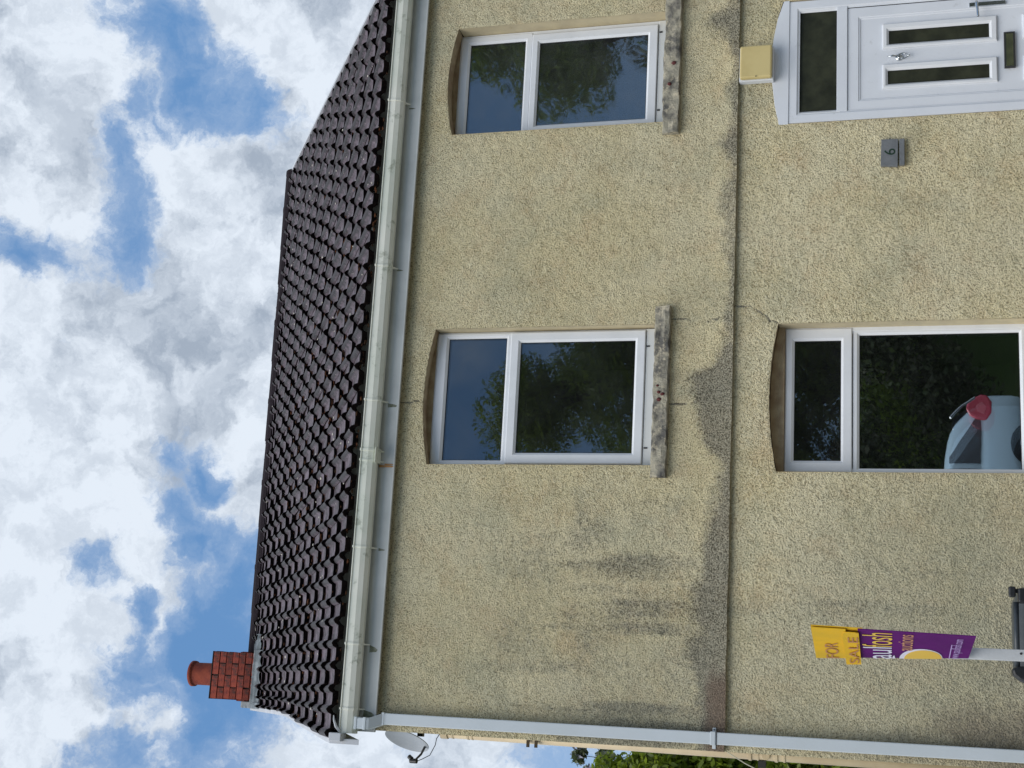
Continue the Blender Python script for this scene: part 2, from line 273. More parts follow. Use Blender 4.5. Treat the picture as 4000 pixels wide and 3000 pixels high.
# ------------------------------------------------------------------ mesh helpers
def tag(o, label=None, cat=None, group=None, kind=None):
    if label: o['label'] = label
    if cat: o['category'] = cat
    if group: o['group'] = group
    if kind: o['kind'] = kind
    return o
def empty(name, loc=(0,0,0), parent=None):
    o = bpy.data.objects.new(name, None); COL.objects.link(o); o.location = loc; o.empty_display_size = .1
    if parent: o.parent = parent
    return o
class MB:
    def __init__(s): s.v = []; s.f = []; s.mi = []
    def add(s, vs, fs, mi=0):
        n = len(s.v); s.v += [tuple(p) for p in vs]; s.f += [tuple(i + n for i in f) for f in fs]; s.mi += [mi] * len(fs); return s
    def box(s, x0, x1, y0, y1, z0, z1, mi=0):
        return s.add([(x0,y0,z0),(x1,y0,z0),(x1,y1,z0),(x0,y1,z0),(x0,y0,z1),(x1,y0,z1),(x1,y1,z1),(x0,y1,z1)],
                     [(0,3,2,1),(4,5,6,7),(0,1,5,4),(1,2,6,5),(2,3,7,6),(3,0,4,7)], mi)
    def ring(s, x0, x1, z0, z1, prof, mi=0):
        """mitred frame: profile points (inset from outer edge, y)"""
        n = len(prof); vs = []
        for ins, y in prof:
            vs += [(x0+ins,y,z0+ins),(x1-ins,y,z0+ins),(x1-ins,y,z1-ins),(x0+ins,y,z1-ins)]
        fs = []
        for i in range(n - 1):
            for k in range(4):
                a, b = i*4+k, i*4+(k+1) % 4; fs.append((a, b, b+4, a+4))
        return s.add(vs, fs, mi)
    def tube(s, pts, r, n=10, mi=0, cap=True):
        pts = [Vector(p) for p in pts]; rs = r if isinstance(r, (list, tuple)) else [r] * len(pts); vs = []; fs = []
        up = Vector((0,0,1))
        for i, p in enumerate(pts):
            d = (pts[min(i+1, len(pts)-1)] - pts[max(i-1, 0)]).normalized()
            a = d.cross(up if abs(d.z) < .95 else Vector((1,0,0))).normalized(); b = d.cross(a)
            for k in range(n):
                t = 2 * math.pi * k / n; vs.append(p + (a * math.cos(t) + b * math.sin(t)) * rs[i])
        for i in range(len(pts) - 1):
            for k in range(n): fs.append((i*n+k, i*n+(k+1) % n, (i+1)*n+(k+1) % n, (i+1)*n+k))
        if cap: fs.append(tuple(range(n))); fs.append(tuple(range(len(pts)*n-1, (len(pts)-1)*n-1, -1)))
        return s.add(vs, fs, mi)
    def prism(s, poly, axis, a, b, mi=0):
        """polygon in the plane across axis, extruded from a to b"""
        mk = {'x': lambda p, t: (t, p[0], p[1]), 'y': lambda p, t: (p[0], t, p[1]), 'z': lambda p, t: (p[0], p[1], t)}[axis]
        n = len(poly); vs = [mk(p, a) for p in poly] + [mk(p, b) for p in poly]
        fs = [tuple(range(n)), tuple(range(2*n-1, n-1, -1))] + [(i, i+n, (i+1) % n+n, (i+1) % n) for i in range(n)]
        return s.add(vs, fs, mi)
    def lathe(s, c, prof, n=24, mi=0):
        vs = []; fs = []
        for r, z in prof:
            for k in range(n):
                t = 2*math.pi*k/n; vs.append((c[0]+r*math.cos(t), c[1]+r*math.sin(t), c[2]+z))
        for i in range(len(prof)-1):
            for k in range(n): fs.append((i*n+k, i*n+(k+1) % n, (i+1)*n+(k+1) % n, (i+1)*n+k))
        return s.add(vs, fs, mi)
    def mesh(s, name, mats, smooth=False, fix=True):
        me = bpy.data.meshes.new(name); me.from_pydata(s.v, [], s.f)
        for q in (mats if isinstance(mats, (list, tuple)) else [mats]): me.materials.append(M[q])
        if any(s.mi): me.polygons.foreach_set('material_index', s.mi)
        if fix:
            bm = bmesh.new(); bm.from_mesh(me); bmesh.ops.recalc_face_normals(bm, faces=bm.faces); bm.to_mesh(me); bm.free()
        if smooth: me.polygons.foreach_set('use_smooth', [True] * len(me.polygons))
        me.update(); return me
    def build(s, name, mats, parent=None, smooth=False, bevel=0, fix=True):
        return link(name, s.mesh(name, mats, smooth, fix), parent, bevel)
def link(name, me, parent=None, bevel=0):
    o = bpy.data.objects.new(name, me); COL.objects.link(o)
    if parent: o.parent = parent; o.matrix_parent_inverse = Matrix.Translation(-Vector(wloc(parent)))
    if bevel:
        b = o.modifiers.new('bevel', 'BEVEL'); b.width = bevel; b.segments = 2; b.limit_method = 'ANGLE'; b.angle_limit = rad(40)
    return o
def wloc(o):
    l = Vector(o.location)
    return l if not o.parent else l + (wloc(o.parent) if o.type == 'EMPTY' else Vector((0,0,0)))
# all geometry is written in world coordinates; a thing's Empty stands at its base

def vnoise(x, y, scale, seed):
    x = x * scale + seed * 17.13; y = y * scale + seed * 9.71
    xi = np.floor(x).astype(np.int64); yi = np.floor(y).astype(np.int64); fx = x - xi; fy = y - yi
    fx = fx*fx*(3-2*fx); fy = fy*fy*(3-2*fy)
    def h(a, b):
        n = (a * 374761393 + b * 668265263 + seed * 1274126177) & 0xffffffff
        n = ((n ^ (n >> 13)) * 1274126177) & 0xffffffff
        return ((n ^ (n >> 16)) & 0xffff) / 65535.0
    return (h(xi,yi)*(1-fx)+h(xi+1,yi)*fx)*(1-fy)+(h(xi,yi+1)*(1-fx)+h(xi+1,yi+1)*fx)*fy
def fbm(x, y, scale, seed, n=4):
    r = 0; a = .5
    for i in range(n): r = r + a * vnoise(x, y, scale * 2**i, seed + i); a *= .5
    return r

# ================================================================== HOUSE
house = tag(empty('house', (2.6, 3.2, 0)), 'two storey cream pebble-dashed house with dark tiled roof and white windows', 'house')
XL, XR = -.178, 5.43
ARCH = [(1.683, 2.678, 3.44, 5.066, .058), (4.19, 5.056, 3.44, 5.046, .058), (1.645, 2.663, .93, 2.603, .053), (4.113, 5.056, 0.0, 2.598, .074)]
BAND = 2.902
STEP = .0118
def axis(lo, hi, marks):
    marks = sorted(set([lo, hi] + [m_ for m_ in marks if lo < m_ < hi])); out = []
    for a, b in zip(marks[:-1], marks[1:]):
        n = max(1, round((b - a) / STEP)); out += [a + (b - a) * i / n for i in range(n)]
    return np.array(out + [hi])
def front_wall(name, z0, z1, upper, mat):
    ops = [o for o in ARCH if (o[3] > BAND) == upper]
    xs = axis(XL, XR, [v_ for o in ops for v_ in o[:2]]); zs = axis(z0, z1, [v_ for o in ops for v_ in o[2:4]])
    X, Z = np.meshgrid(xs, zs)
    rel = (vnoise(X, Z, 46, 3) - .5) * .004 + (fbm(X, Z, 6, 11, 3) - .45) * .010 + (vnoise(X, Z, 27, 5) - .5) * .005
    Y = -.004 - rel
    near = np.ones_like(X); Zn = Z.copy()
    for x0, x1, a, b, rise in ops:
        inx = (X >= x0 - 1e-6) & (X <= x1 + 1e-6); u = np.clip((X - (x0+x1)/2) / ((x1-x0)/2), -1, 1)
        wgt = np.clip(1 - np.abs(Z - b) / .16, 0, 1)
        ragged = (vnoise(X, Z * 0, 38, 9) - .5) * .007
        Zn = Zn + np.where(inx, (rise * (1 - u*u) + ragged) * wgt, 0)
        dx = np.maximum(np.maximum(x0 - X, X - x1), 0); dz = np.maximum(np.maximum(a - Z, Z - b), 0)
        near = np.minimum(near, np.clip(np.hypot(dx, dz) / .02, 0, 1))
    Y = Y * (.15 + .85 * near)
    if upper:
        t = np.clip((BAND + .26 - Z) / .26, 0, 1); Y = Y - .034 * t**2.2
        Zn = Zn + np.where(Z < BAND + .001, (fbm(X, Z * 0, 5, 8, 4) - .45) * .014, 0)
    nz, nx = X.shape
    st = np.zeros((nz, nx, 4)); st[..., 3] = 1
    warpx = X + (fbm(X, Z, 5, 21) - .47) * .16; warpz = Z + (fbm(X, Z, 5, 31) - .47) * .16
    def blob(ch, cx, cz, rx, rz, a, p=1.6):
        if ch == 0: a = a * .85; rx = rx * 1.15; rz = rz * 1.3
        d = ((warpx - cx) / rx)**2 + ((warpz - cz) / rz)**2
        st[..., ch] = np.maximum(st[..., ch], a * np.clip(1 - d, 0, 1)**(1/p))
    streak = np.clip((fbm(X, Z*.10, 7, 91, 4) - .36) * 2.2, 0, 1) * (.55 + .6 * fbm(X, Z, 3, 95))
    left = 1 / (1 + np.exp((X - 1.35) / .22))
    if upper:
        st[..., 0] = np.clip(.74 * left * streak * np.clip((5.25 - Z) / 1.1, .25, 1) * (1 + .35*np.exp(-((Z-3.7)/.5)**2)) + .14 * streak, 0, .62)
        # black algae standing on the drip edge, heights along the wall
        hx = [-.18, 0, .2, .45, .8, 1.15, 1.45, 1.7, 1.9, 2.05, 2.25, 2.4, 2.55, 2.8, 3.3, 3.75, 4.0, 4.2, 4.5, 4.7, 4.95, 5.1, 5.43]
        hh = [.16, .17, .19, .23, .26, .21, .17, .13, .24, .26, .33, .20, .07, .10, .06, .08, .19, .06, .09, .15, .25, .10, .09]
        aa = [1.1, 1.1, 1.1, 1.15, 1.1, 1.0, .9, .7, .95, 1.05, 1.15, 1.0, .55, .55, .4, .5, .85, .4, .55, .75, .9, .6, .5]
        H = np.maximum(np.interp(warpx, hx, hh), .095) * (.75 + .9 * fbm(X, Z*0, 9, 41)); A = np.maximum(np.interp(warpx, hx, aa), .62) * (.75 + .5 * fbm(X, Z, 7, 47))
        st[..., 0] = np.maximum(st[..., 0], A * np.clip(1.25 - (warpz - BAND) / np.maximum(H, .02), 0, 1))
        st[..., 1] = np.clip(.95 * np.clip((.42 - warpx) / .22, 0, 1) * np.clip(1.9 - (warpz - BAND) / .085, 0, 1), 0, 1)
        for b_ in [(2.9,3.0,.3,.12,.4),(.8,3.2,.9,.35,.36),(.3,3.15,.4,.25,.45),(1.30,3.92,.22,.08,.5),(1.18,3.85,.16,.20,.56),(1.0,4.27,.30,.30,.45),(.66,3.97,.10,.06,.6),(.66,3.66,.13,.11,.6),(.52,3.84,.20,.12,.56),
                   (.55,4.3,.32,.20,.46),(.22,3.8,.08,.09,.4),(.2,3.55,.12,.08,.38),(-.05,5.2,.18,.2,.42),(-.08,3.65,.14,.4,.52),(.15,3.4,.35,.2,.36),(.9,3.4,.4,.25,.36),(1.3,3.3,.25,.2,.36)]:
            blob(0, *b_)
        for b_ in [(.5,4.4,1.1,1.4,.38),(.1,3.6,.8,.9,.5),(.0,5.1,.5,.35,.36),(1.2,3.7,.6,.7,.3)]: blob(2, *b_)
        for b_ in [(1.60,3.62,.10,.16,.34),(1.52,3.9,.2,.25,.26),(3.3,3.9,.6,.7,.2),(2.2,3.1,.5,.15,.2),(.1,4.8,.5,.3,.2)]: blob(1, *b_)
        cracks = [[(2.14,5.125),(2.15,5.18),(2.13,5.24),(2.14,5.32)], [(2.12,3.33),(2.11,3.2),(2.15,3.08),(2.13,2.95)], [(2.72,3.33),(2.70,3.2),(2.69,3.1),(2.71,3.0)]]
    else:
        st[..., 0] = np.clip(.62 * left * streak + .2 * streak * np.clip((2.6 - Z), 0, 1), 0, .5)
        for b_ in [(.6,1.4,1.6,1.6,.6),(.2,2.4,1.0,.8,.5),(3.2,1.2,.7,.9,.3),(1.2,1.6,.6,1.0,.34)]: blob(2, *b_)
        for b_ in [(.02,1.25,.26,.55,.75),(-.1,1.7,.2,.8,.5),(.35,1.15,.4,.28,.42),(-.15,1.1,.3,.5,.7)]: blob(1, *b_)
        for b_ in [(.3,1.9,.12,.1,.42),(.6,1.3,.4,.3,.33),(.9,2.0,.3,.3,.3),(.25,1.55,.1,.1,.4)]: blob(0, *b_)
        st[..., 2] = np.maximum(st[..., 2], .5 * np.clip(1 - (BAND - Z) / .07, 0, 1))
        cracks = [[(2.79,2.90),(2.80,2.80),(2.74,2.71),(2.69,2.66),(2.664,2.605)]]
    for c in cracks:
        for (ax_, az), (bx, bz) in zip(c[:-1], c[1:]):
            px = X + (vnoise(X, Z, 30, 51) - .5) * .02; pz = Zn
            L = np.hypot(bx-ax_, bz-az); t = np.clip(((px-ax_)*(bx-ax_) + (pz-az)*(bz-az)) / L**2, 0, 1)
            d = np.hypot(px - ax_ - t*(bx-ax_), pz - az - t*(bz-az))
            k = np.clip(1.15 - d / .008, 0, 1) * np.clip(.35 + 1.3 * vnoise(X, Z, 24, 57), 0, 1); st[..., 0] = np.maximum(st[..., 0], k * 1.15); Y = Y + k * .007
    idx = np.arange(nz*nx).reshape(nz, nx)
    q = np.stack([idx[:-1,:-1], idx[:-1,1:], idx[1:,1:], idx[1:,:-1]], -1)
    cx = (X[:-1,:-1] + X[1:,1:]) / 2; cz = (Z[:-1,:-1] + Z[1:,1:]) / 2; keep = np.ones(cx.shape, bool)
    for x0, x1, a, b, rise in ops: keep &= ~((cx > x0) & (cx < x1) & (cz > a) & (cz < b))
    q = q[keep].reshape(-1, 4)
    me = bpy.data.meshes.new(name); n = nz*nx
    me.vertices.add(n); me.vertices.foreach_set('co', np.stack([X, Y, Zn], -1).reshape(-1))
    me.loops.add(q.size); me.loops.foreach_set('vertex_index', q.reshape(-1).astype(np.int32))
    me.polygons.add(len(q)); me.polygons.foreach_set('loop_start', np.arange(0, q.size, 4, dtype=np.int32)); me.polygons.foreach_set('loop_total', np.full(len(q), 4, np.int32))
    me.polygons.foreach_set('use_smooth', np.ones(len(q), bool))
    ca = me.color_attributes.new('stain', 'FLOAT_COLOR', 'POINT'); ca.data.foreach_set('color', st.reshape(-1).astype(np.float32))
    me.materials.append(M[mat]); me.update(calc_edges=True); me.validate()
    return link(name, me, house)
tag(front_wall('upper_wall', BAND, 5.36, True, 'render'), 'rough cream upper wall with black algae stains above its drip edge')
tag(front_wall('lower_wall', 0.0, BAND + .02, False, 'render_low'), 'rough cream lower wall, greyer towards the left')
MB().box(XL, XR, -.026, .0, BAND + .006, BAND + .012).build('drip_edge', 'smooth', house)
# side walls, back wall, floors: a closed shell so the rooms are dark
b = MB(); T_ = .22
b.add([(XL,0,0),(XL,6.8,0),(XL,6.8,5.5),(XL,0,5.5),(-.075,3.33,7.80)], [(0,1,2,3),(3,2,4)])
b.add([(XL+T_,.16,0),(XL+T_,6.8,0),(XL+T_,6.8,5.3),(XL+T_,.16,5.3)], [(0,1,2,3)])
b.build('gable_wall', 'render_low', house, fix=False)
b = MB(); b.add([(XR,0,0),(XR,6.8,0),(XR,6.8,5.36),(XR,3.45,7.85),(XR,0,5.36)], [(0,1,2,3,4)])
b.build('gable_wall', 'render_low', house, fix=False)
MB().box(XL, XR, 6.7, 6.8, 0, 5.36).build('back_wall', 'render_low', house)
b = MB(); b.box(XL+.02, XR-.02, .3, 6.7, 2.7, 2.8); b.box(XL+.02, XR-.02, .3, 6.7, -.02, .05); b.box(XL+.02, XR-.02, .3, 6.7, 5.2, 5.3)
b.box(3.2, 3.3, .3, 6.7, .05, 5.2); b.box(XL+.02, XR-.02, 3.4, 3.5, .05, 5.2); b.build('floor', 'inner', house)
# inner leaf of the front wall (fills between openings so no light leaks)
b = MB()
def inner_leaf(z0, z1, ops):
    x = XL + .02
    for x0, x1, a, c_ in sorted(ops):
        b.box(x, x0 - .004, .15, .30, z0, z1)
        b.box(x0 - .004, x1 + .004, .15, .30, c_, z1)
        if a > z0 + .01: b.box(x0 - .004, x1 + .004, .15, .30, z0, a - .01)
        x = x1 + .004
    b.box(x, XR - .02, .15, .30, z0, z1)
inner_leaf(0, 2.75, [(1.645,2.663,.93,2.60),(4.113,5.056,.02,2.58)])
inner_leaf(2.75, 5.34, [(1.683,2.678,3.44,5.07),(4.19,5.056,3.44,5.07)])
b.build('inner_wall', 'inner', house)

def reveals(o, depth):
    x0, x1, a, z, rise = o; n = 20
    e = MB()
    e.add([(x1, -.004, a), (x1, depth, a), (x1, depth, z), (x1, -.004, z)], [(0,1,2,3)])
    e.build('window_reveal', 'smooth', house, fix=False); e = MB()
    e.add([(x0, -.004, a), (x0, depth, a), (x0, depth, z), (x0, -.004, z)], [(3,2,1,0)])
    e.build('window_reveal', 'smooth', house, fix=False)
    e = MB(); vs = []
    for i in range(n+1):
        u = -1 + 2*i/n; xx = (x0+x1)/2 + u*(x1-x0)/2; zz = z + rise*(1-u*u); vs += [(xx, -.002, zz), (xx, depth, zz + .012)]
    e.add(vs, [(2*i, 2*i+1, 2*i+3, 2*i+2) for i in range(n)])
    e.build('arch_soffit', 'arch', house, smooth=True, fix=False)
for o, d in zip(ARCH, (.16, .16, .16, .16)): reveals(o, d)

FR = [(0, .14), (0, .088), (.004, .084), (.030, .084), (.036, .090), (.046, .094)]
def window(X0, X1, Z0, Z1, label, dy=0.0):
    wn = MB(); prof = [(i, y + dy) for i, y in FR]
    wn.ring(X0, X1, Z0, Z1, prof)
    fr = wn.build('window', 'upvc', house, bevel=0); fr['label'] = label
    return fr
def sash_in(win, outer, inner, y, nm='sash', glass='glass'):
    o0, o1, oz0, oz1 = outer; w_ = ((inner[0]-o0) + (o1-inner[1]) + (inner[2]-oz0) + (oz1-inner[3])) / 4
    s = MB()
    prof_o = [(0, y + .05), (0, y + .006), (.006, y)]
    s.ring(o0, o1, oz0, oz1, prof_o)
    # front face and bead follow the measured glass opening
    f0, f1, g0, g1 = o0+.006, o1-.006, oz0+.006, oz1-.006
    i0, i1, j0, j1 = inner
    def rect(x0, x1, z0, z1, yy): return [(x0,yy,z0),(x1,yy,z0),(x1,yy,z1),(x0,yy,z1)]
    L = [rect(f0, f1, g0, g1, y), rect(i0-.016, i1+.016, j0-.016, j1+.016, y), rect(i0-.010, i1+.010, j0-.010, j1+.010, y+.006), rect(i0, i1, j0, j1, y+.016), rect(i0, i1, j0, j1, y+.03)]
    vs = [p for r in L for p in r]
    s.add(vs, [(i*4+k, i*4+(k+1) % 4, (i+1)*4+(k+1) % 4, (i+1)*4+k) for i in range(4) for k in range(4)])
    so = s.build(nm, 'upvc', win)
    g = MB(); g.ring(i0-.003, i1+.003, j0-.003, j1+.003, [(0, y+.0155), (.007, y+.019)]); g.build('rubber_seal', 'seal', win)
    p = MB(); p.add(rect(i0-.002, i1+.002, j0-.002, j1+.002, y+.022), [(0,1,2,3)]); p.build('pane', glass, win, fix=False)
    if glass != 'frost':          # the inner sheet of the double glazing is never quite parallel
        t_ = .006 if glass == 'glass3' else .0015
        p = MB(); p.add([(i0-.002,y+.037,j0-.002),(i1+.002,y+.037+t_,j0-.002),(i1+.002,y+.037+t_*1.3,j1+.002),(i0-.002,y+.037+t_*.3,j1+.002)], [(0,1,2,3)]); p.build('pane', glass, win, fix=False)
    return so
# middle upper window
w1 = window(1.684, 2.675, 3.47, 5.084, 'upper window above the ground floor window', .012)
sash_in(w1, (1.694, 2.666, 4.505, 5.076), (1.730, 2.628, 4.550, 4.990), .086, 'fixed_light')
sash_in(w1, (1.703, 2.660, 3.526, 4.510), (1.781, 2.587, 3.600, 4.438), .066)
b = MB(); b.box(1.692, 2.670, .078, .13, 3.445, 3.522); b.build('cill_section', 'ext', w1, bevel=.003)
for q in ((2.538, 2.548, .074, .0785, 3.498, 3.520), (1.813, 1.823, .074, .0785, 3.492, 3.516)): MB().box(*q).build('drain_slot', 'seal', w1)
# right upper window
w2 = window(4.192, 5.054, 3.47, 5.068, 'upper window above the front door', .042)
sash_in(w2, (4.205, 5.040, 4.490, 5.060), (4.239, 4.980, 4.547, 4.986), .120, 'fixed_light', 'glass2')
sash_in(w2, (4.232, 5.018, 3.521, 4.488), (4.277, 4.946, 3.597, 4.429), .104, glass='glass2')
b = MB(); b.box(4.20, 5.050, .116, .15, 3.445, 3.517); b.build('cill_section', 'ext', w2, bevel=.003)
for q in ((4.95, 4.962, .112, .1165, 3.492, 3.512), (4.33, 4.342, .112, .1165, 3.492, 3.512)): MB().box(*q).build('drain_slot', 'seal', w2)
# lower window
w3 = window(1.648, 2.668, .95, 2.572, 'ground floor window reflecting a white car', .045)
sash_in(w3, (1.665, 2.658, 2.119, 2.564), (1.744, 2.574, 2.192, 2.503), .120, 'top_vent')
sash_in(w3, (1.660, 2.652, .975, 2.114), (1.686, 2.610, 1.052, 2.073), .132, 'fixed_light', 'glass3')
b = MB(); b.box(1.62, 2.69, -.03, .14, .86, .945); b.build('window_sill', 'smooth', house, bevel=.004)

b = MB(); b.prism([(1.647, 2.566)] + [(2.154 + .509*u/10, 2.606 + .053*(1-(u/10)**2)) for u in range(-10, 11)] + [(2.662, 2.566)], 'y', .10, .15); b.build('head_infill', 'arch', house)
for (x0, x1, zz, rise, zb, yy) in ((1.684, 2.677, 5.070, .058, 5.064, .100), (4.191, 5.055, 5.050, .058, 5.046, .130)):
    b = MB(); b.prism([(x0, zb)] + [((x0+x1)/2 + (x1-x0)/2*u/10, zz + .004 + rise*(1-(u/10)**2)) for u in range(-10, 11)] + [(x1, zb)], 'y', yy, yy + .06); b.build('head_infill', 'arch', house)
# crumbling stone sills
def stone_sill(x0, x1, z0, z1, proud, lab):
    nx, nz_ = int((x1-x0)/.012), 9
    e = MB(); prof = [(0.02, z0+.002), (-proud*.55, z0), (-proud, z0+.006), (-proud*1.02, z0+(z1-z0)*.3), (-proud*.8, z0+(z1-z0)*.62), (-proud*.62, z1-.01), (-proud*.4, z1), (.09, z1+.006)]
    vs = []
    for i in range(nx+1):
        xx = x0 + (x1-x0)*i/nx
        for j, (y, z) in enumerate(prof):
            k = 0 if j in (0, 7) else 1
            a = np.array([xx*1.0]); n1 = float(fbm(a, np.array([j*.37]), 14, 61)[0]) - .47; n2 = float(fbm(a, np.array([j*.37+5]), 14, 71)[0]) - .47
            vs.append((xx, y + k*n1*.034, z + k*n2*.022 * (0.5 if j == 1 else 1)))
    m_ = len(prof)
    fs = [(i*m_+j, i*m_+j+1, (i+1)*m_+j+1, (i+1)*m_+j) for i in range(nx) for j in range(m_-1)]
    fs += [tuple(range(m_-1, -1, -1)), tuple(nx*m_+j for j in range(m_))]
    e.add(vs, fs); o = e.build('stone_sill', 'stone', house); o['label'] = lab
    return o
s1 = stone_sill(1.596, 2.80, 3.335, 3.446, .052, 'crumbling grey stone sill under the middle window')
s2 = stone_sill(4.085, 5.30, 3.32, 3.446, .052, 'crumbling grey stone sill above the door')
def chip(x, z, r, parent, seed):
    bm = bmesh.new(); bmesh.ops.create_icosphere(bm, subdivisions=1, radius=r)
    rn = random.Random(seed)
    for v_ in bm.verts: v_.co = Vector((v_.co.x*rn.uniform(.7,1.1), v_.co.y*.7, v_.co.z*rn.uniform(.8,1.3))) + Vector((x, -.048, z))
    me = bpy.data.meshes.new('red_chip'); bm.to_mesh(me); bm.free(); me.materials.append(M['red']); link('red_chip', me, parent)
for i, (x, z, r) in enumerate([(2.185,3.40,.013),(2.17,3.375,.016),(2.135,3.398,.018),(2.23,3.41,.01)]): chip(x, z, r, s1, i)
for i, (x, z, r) in enumerate([(4.62,3.365,.020),(4.46,3.395,.016)]): chip(x, z, r, s2, i+9)

# ------------------------------------------------------------------ front door
door = MB(); 
door.ring(4.118, 5.052, -.06, 2.556, [(0, .10), (0, .004), (.004, 0), (.06, 0), (.066, .008), (.078, .012)])
door.box(4.19, 4.985, .004, .06, 2.150, 2.222)
door_o = door.build('front_door', 'door', house, bevel=.003); door_o['label'] = 'white plastic front door with two narrow dark panes'
sash_in(door_o, (4.172, 5.0, 2.190, 2.545), (4.208, 4.966, 2.222, 2.512), .006, 'fanlight', 'frost')
leaf = MB(); rx = [4.186, 4.972]
leaf.ring(4.186, 4.972, .03, 2.150, [(0, .05), (0, .018), (.004, .014), (.074, .014), (.080, .020), (.086, .020), (.092, .026)])
def leaf_hole_panel(mb, x0, x1, z0, z1, holes, y):
    xs = sorted({x0, x1, *[h for q in holes for h in q[:2]]}); zs = sorted({z0, z1, *[h for q in holes for h in q[2:]]})
    for a, c_ in zip(xs[:-1], xs[1:]):
        for d_, e_ in zip(zs[:-1], zs[1:]):
            if any(q[0] <= (a+c_)/2 <= q[1] and q[2] <= (d_+e_)/2 <= q[3] for q in holes): continue
            mb.add([(a,y,d_),(c_,y,d_),(c_,y,e_),(a,y,e_)], [(0,1,2,3)])
H1 = (4.640, 4.826, 1.153, 1.911); H2 = (4.340, 4.520, 1.155, 1.911)
leaf_hole_panel(leaf, 4.278, 4.880, .122, 2.058, [H1, H2], .026)
leaf.build('door_leaf', 'door', door_o)
sash_in(door_o, H1, (4.675, 4.777, 1.203, 1.868), .006, 'glazing_bead', 'frost'); sash_in(door_o, H2, (4.375, 4.476, 1.206, 1.876), .006, 'glazing_bead', 'frost')
for x0, x1 in ((4.640, 4.826), (4.340, 4.520)):
    MB().ring(x0, x1, .30, .990, [(0, .028), (.004, .012), (.016, .006), (.034, .012), (.040, .022)]).build('moulded_panel', 'door', door_o)
# arched header board over the frame
MB().prism([(4.112,2.552),(4.112,2.618),(4.26,2.648),(4.45,2.670),(4.60,2.675),(4.76,2.664),(4.92,2.635),(5.056,2.592),(5.056,2.552)], 'y', -.006, .05).build('arched_header', 'door', door_o, bevel=.002)
# letterbox
b = MB(); b.ring(4.432, 4.694, 1.038, 1.110, [(0,.02),(0,.004),(.004,0),(.009,0),(.011,.006)]); lb = b.build('letterbox', 'seal', door_o)
MB().box(4.442, 4.684, .003, .02, 1.048, 1.100).build('letter_flap', 'brass', door_o, bevel=.003)
# knocker
b = MB(); b.lathe((0,0,0), [(0,0),(.022,0),(.027,.005),(.024,.011),(.012,.014),(0,.015)], 20)
b.v = [(4.572+x, .026 - z, 1.800+y) for x, y, z in b.v]
b.tube([(4.572, .004, 1.81), (4.572, -.012, 1.84), (4.570, -.008, 1.878)], [.008, .007, .004], 8)
b.tube([(4.572 + .020*math.cos(a), .002, 1.775 + .034*math.sin(a)) for a in [i*math.pi/8 - math.pi/2 for i in range(17)]], .0045, 6, cap=False)
b.tube([(4.572,.004,1.742),(4.572,-.004,1.728)], [.010,.004], 8)
b.build('knocker', 'chrome', door_o, smooth=True)
b = MB(); b.box(4.902, 4.930, .0, .016, 1.095, 1.330); b.tube([(4.916,.0,1.285),(4.916,-.045,1.285),(4.905,-.05,1.283),(4.80,-.05,1.275)], .009, 8); b.build('handle', 'chrome', door_o, bevel=.003)

# ------------------------------------------------------------------ fascia, gutter, downpipe
b = MB(); b.box(-.19, 5.50, -.060, -.044, 5.284, 5.62); b.build('fascia_board', 'fascia', house, bevel=.006)
b = MB(); b.box(-.19, 5.50, -.068, -.0605, 5.284, 5.297); b.build('fascia_bead', 'fascia', house, bevel=.002)
GP = [(-.062,5.500),(-.066,5.440),(-.082,5.404),(-.128,5.398),(-.153,5.418),(-.166,5.452),(-.168,5.496),(-.176,5.500),(-.176,5.506),(-.160,5.506),(-.158,5.455),(-.146,5.425),(-.124,5.408),(-.085,5.414),(-.076,5.444),(-.072,5.500)]
b = MB(); b.prism(GP, 'x', -.20, 5.60); 
gut = b.build('gutter', 'gutter', house)
MB().prism(GP[:8]+[(-.176,5.502),(-.062,5.502)], 'x', -.206, -.2002).build('stop_end', 'gutter', gut)
def expand(pp, k):
    cy = sum(p[0] for p in pp)/len(pp); cz = sum(p[1] for p in pp)/len(pp)
    return [(cy+(p[0]-cy)*k, cz+(p[1]-cz)*k) for p in pp]
OUT = [(-.060,5.498),(-.062,5.438),(-.080,5.399),(-.129,5.393),(-.157,5.414),(-.171,5.450),(-.173,5.494),(-.181,5.500),(-.181,5.511),(-.165,5.511),(-.165,5.5),(-.07,5.5)]
for x in (4.432, 3.13, 2.122, 1.758, 1.684, 1.067, .397, -.042):
    wd_ = .016 if x != 1.758 else .02
    bb = MB(); bb.prism(OUT, 'x', x - wd_/2, x + wd_/2)
    bb.prism([(-.052,5.41),(-.052,5.37),(-.060,5.37),(-.10,5.396),(-.10,5.402)], 'x', x - .005, x + .005)
    bb.build('gutter_bracket', 'gutter', gut, bevel=.002)
MB().box(1.668, 1.774, -.174, -.0625, 5.3925, 5.3965).build('union_joint', 'gutter', gut)
for x, z0, z1, w_, mt_ in ((1.655,5.289,5.40,.016,'rust'),(1.668,5.289,5.36,.008,'rust'),(2.10,5.30,5.37,.03,'grime'),(1.06,5.31,5.36,.02,'grime'),(.37,5.31,5.37,.05,'grime'),(-.07,5.30,5.38,.05,'grime'),(3.12,5.33,5.38,.015,'grime'),(4.40,5.33,5.38,.012,'grime')):
    MB().prism([(x-w_/2,z1),(x-w_*.4,z0+.01),(x-w_*.1,z0),(x+w_*.2,z0+.02),(x+w_/2,z1)], 'y', -.0612 if z0 > 5.2895 else -.0692, -.0600).build('stain', mt_, house)
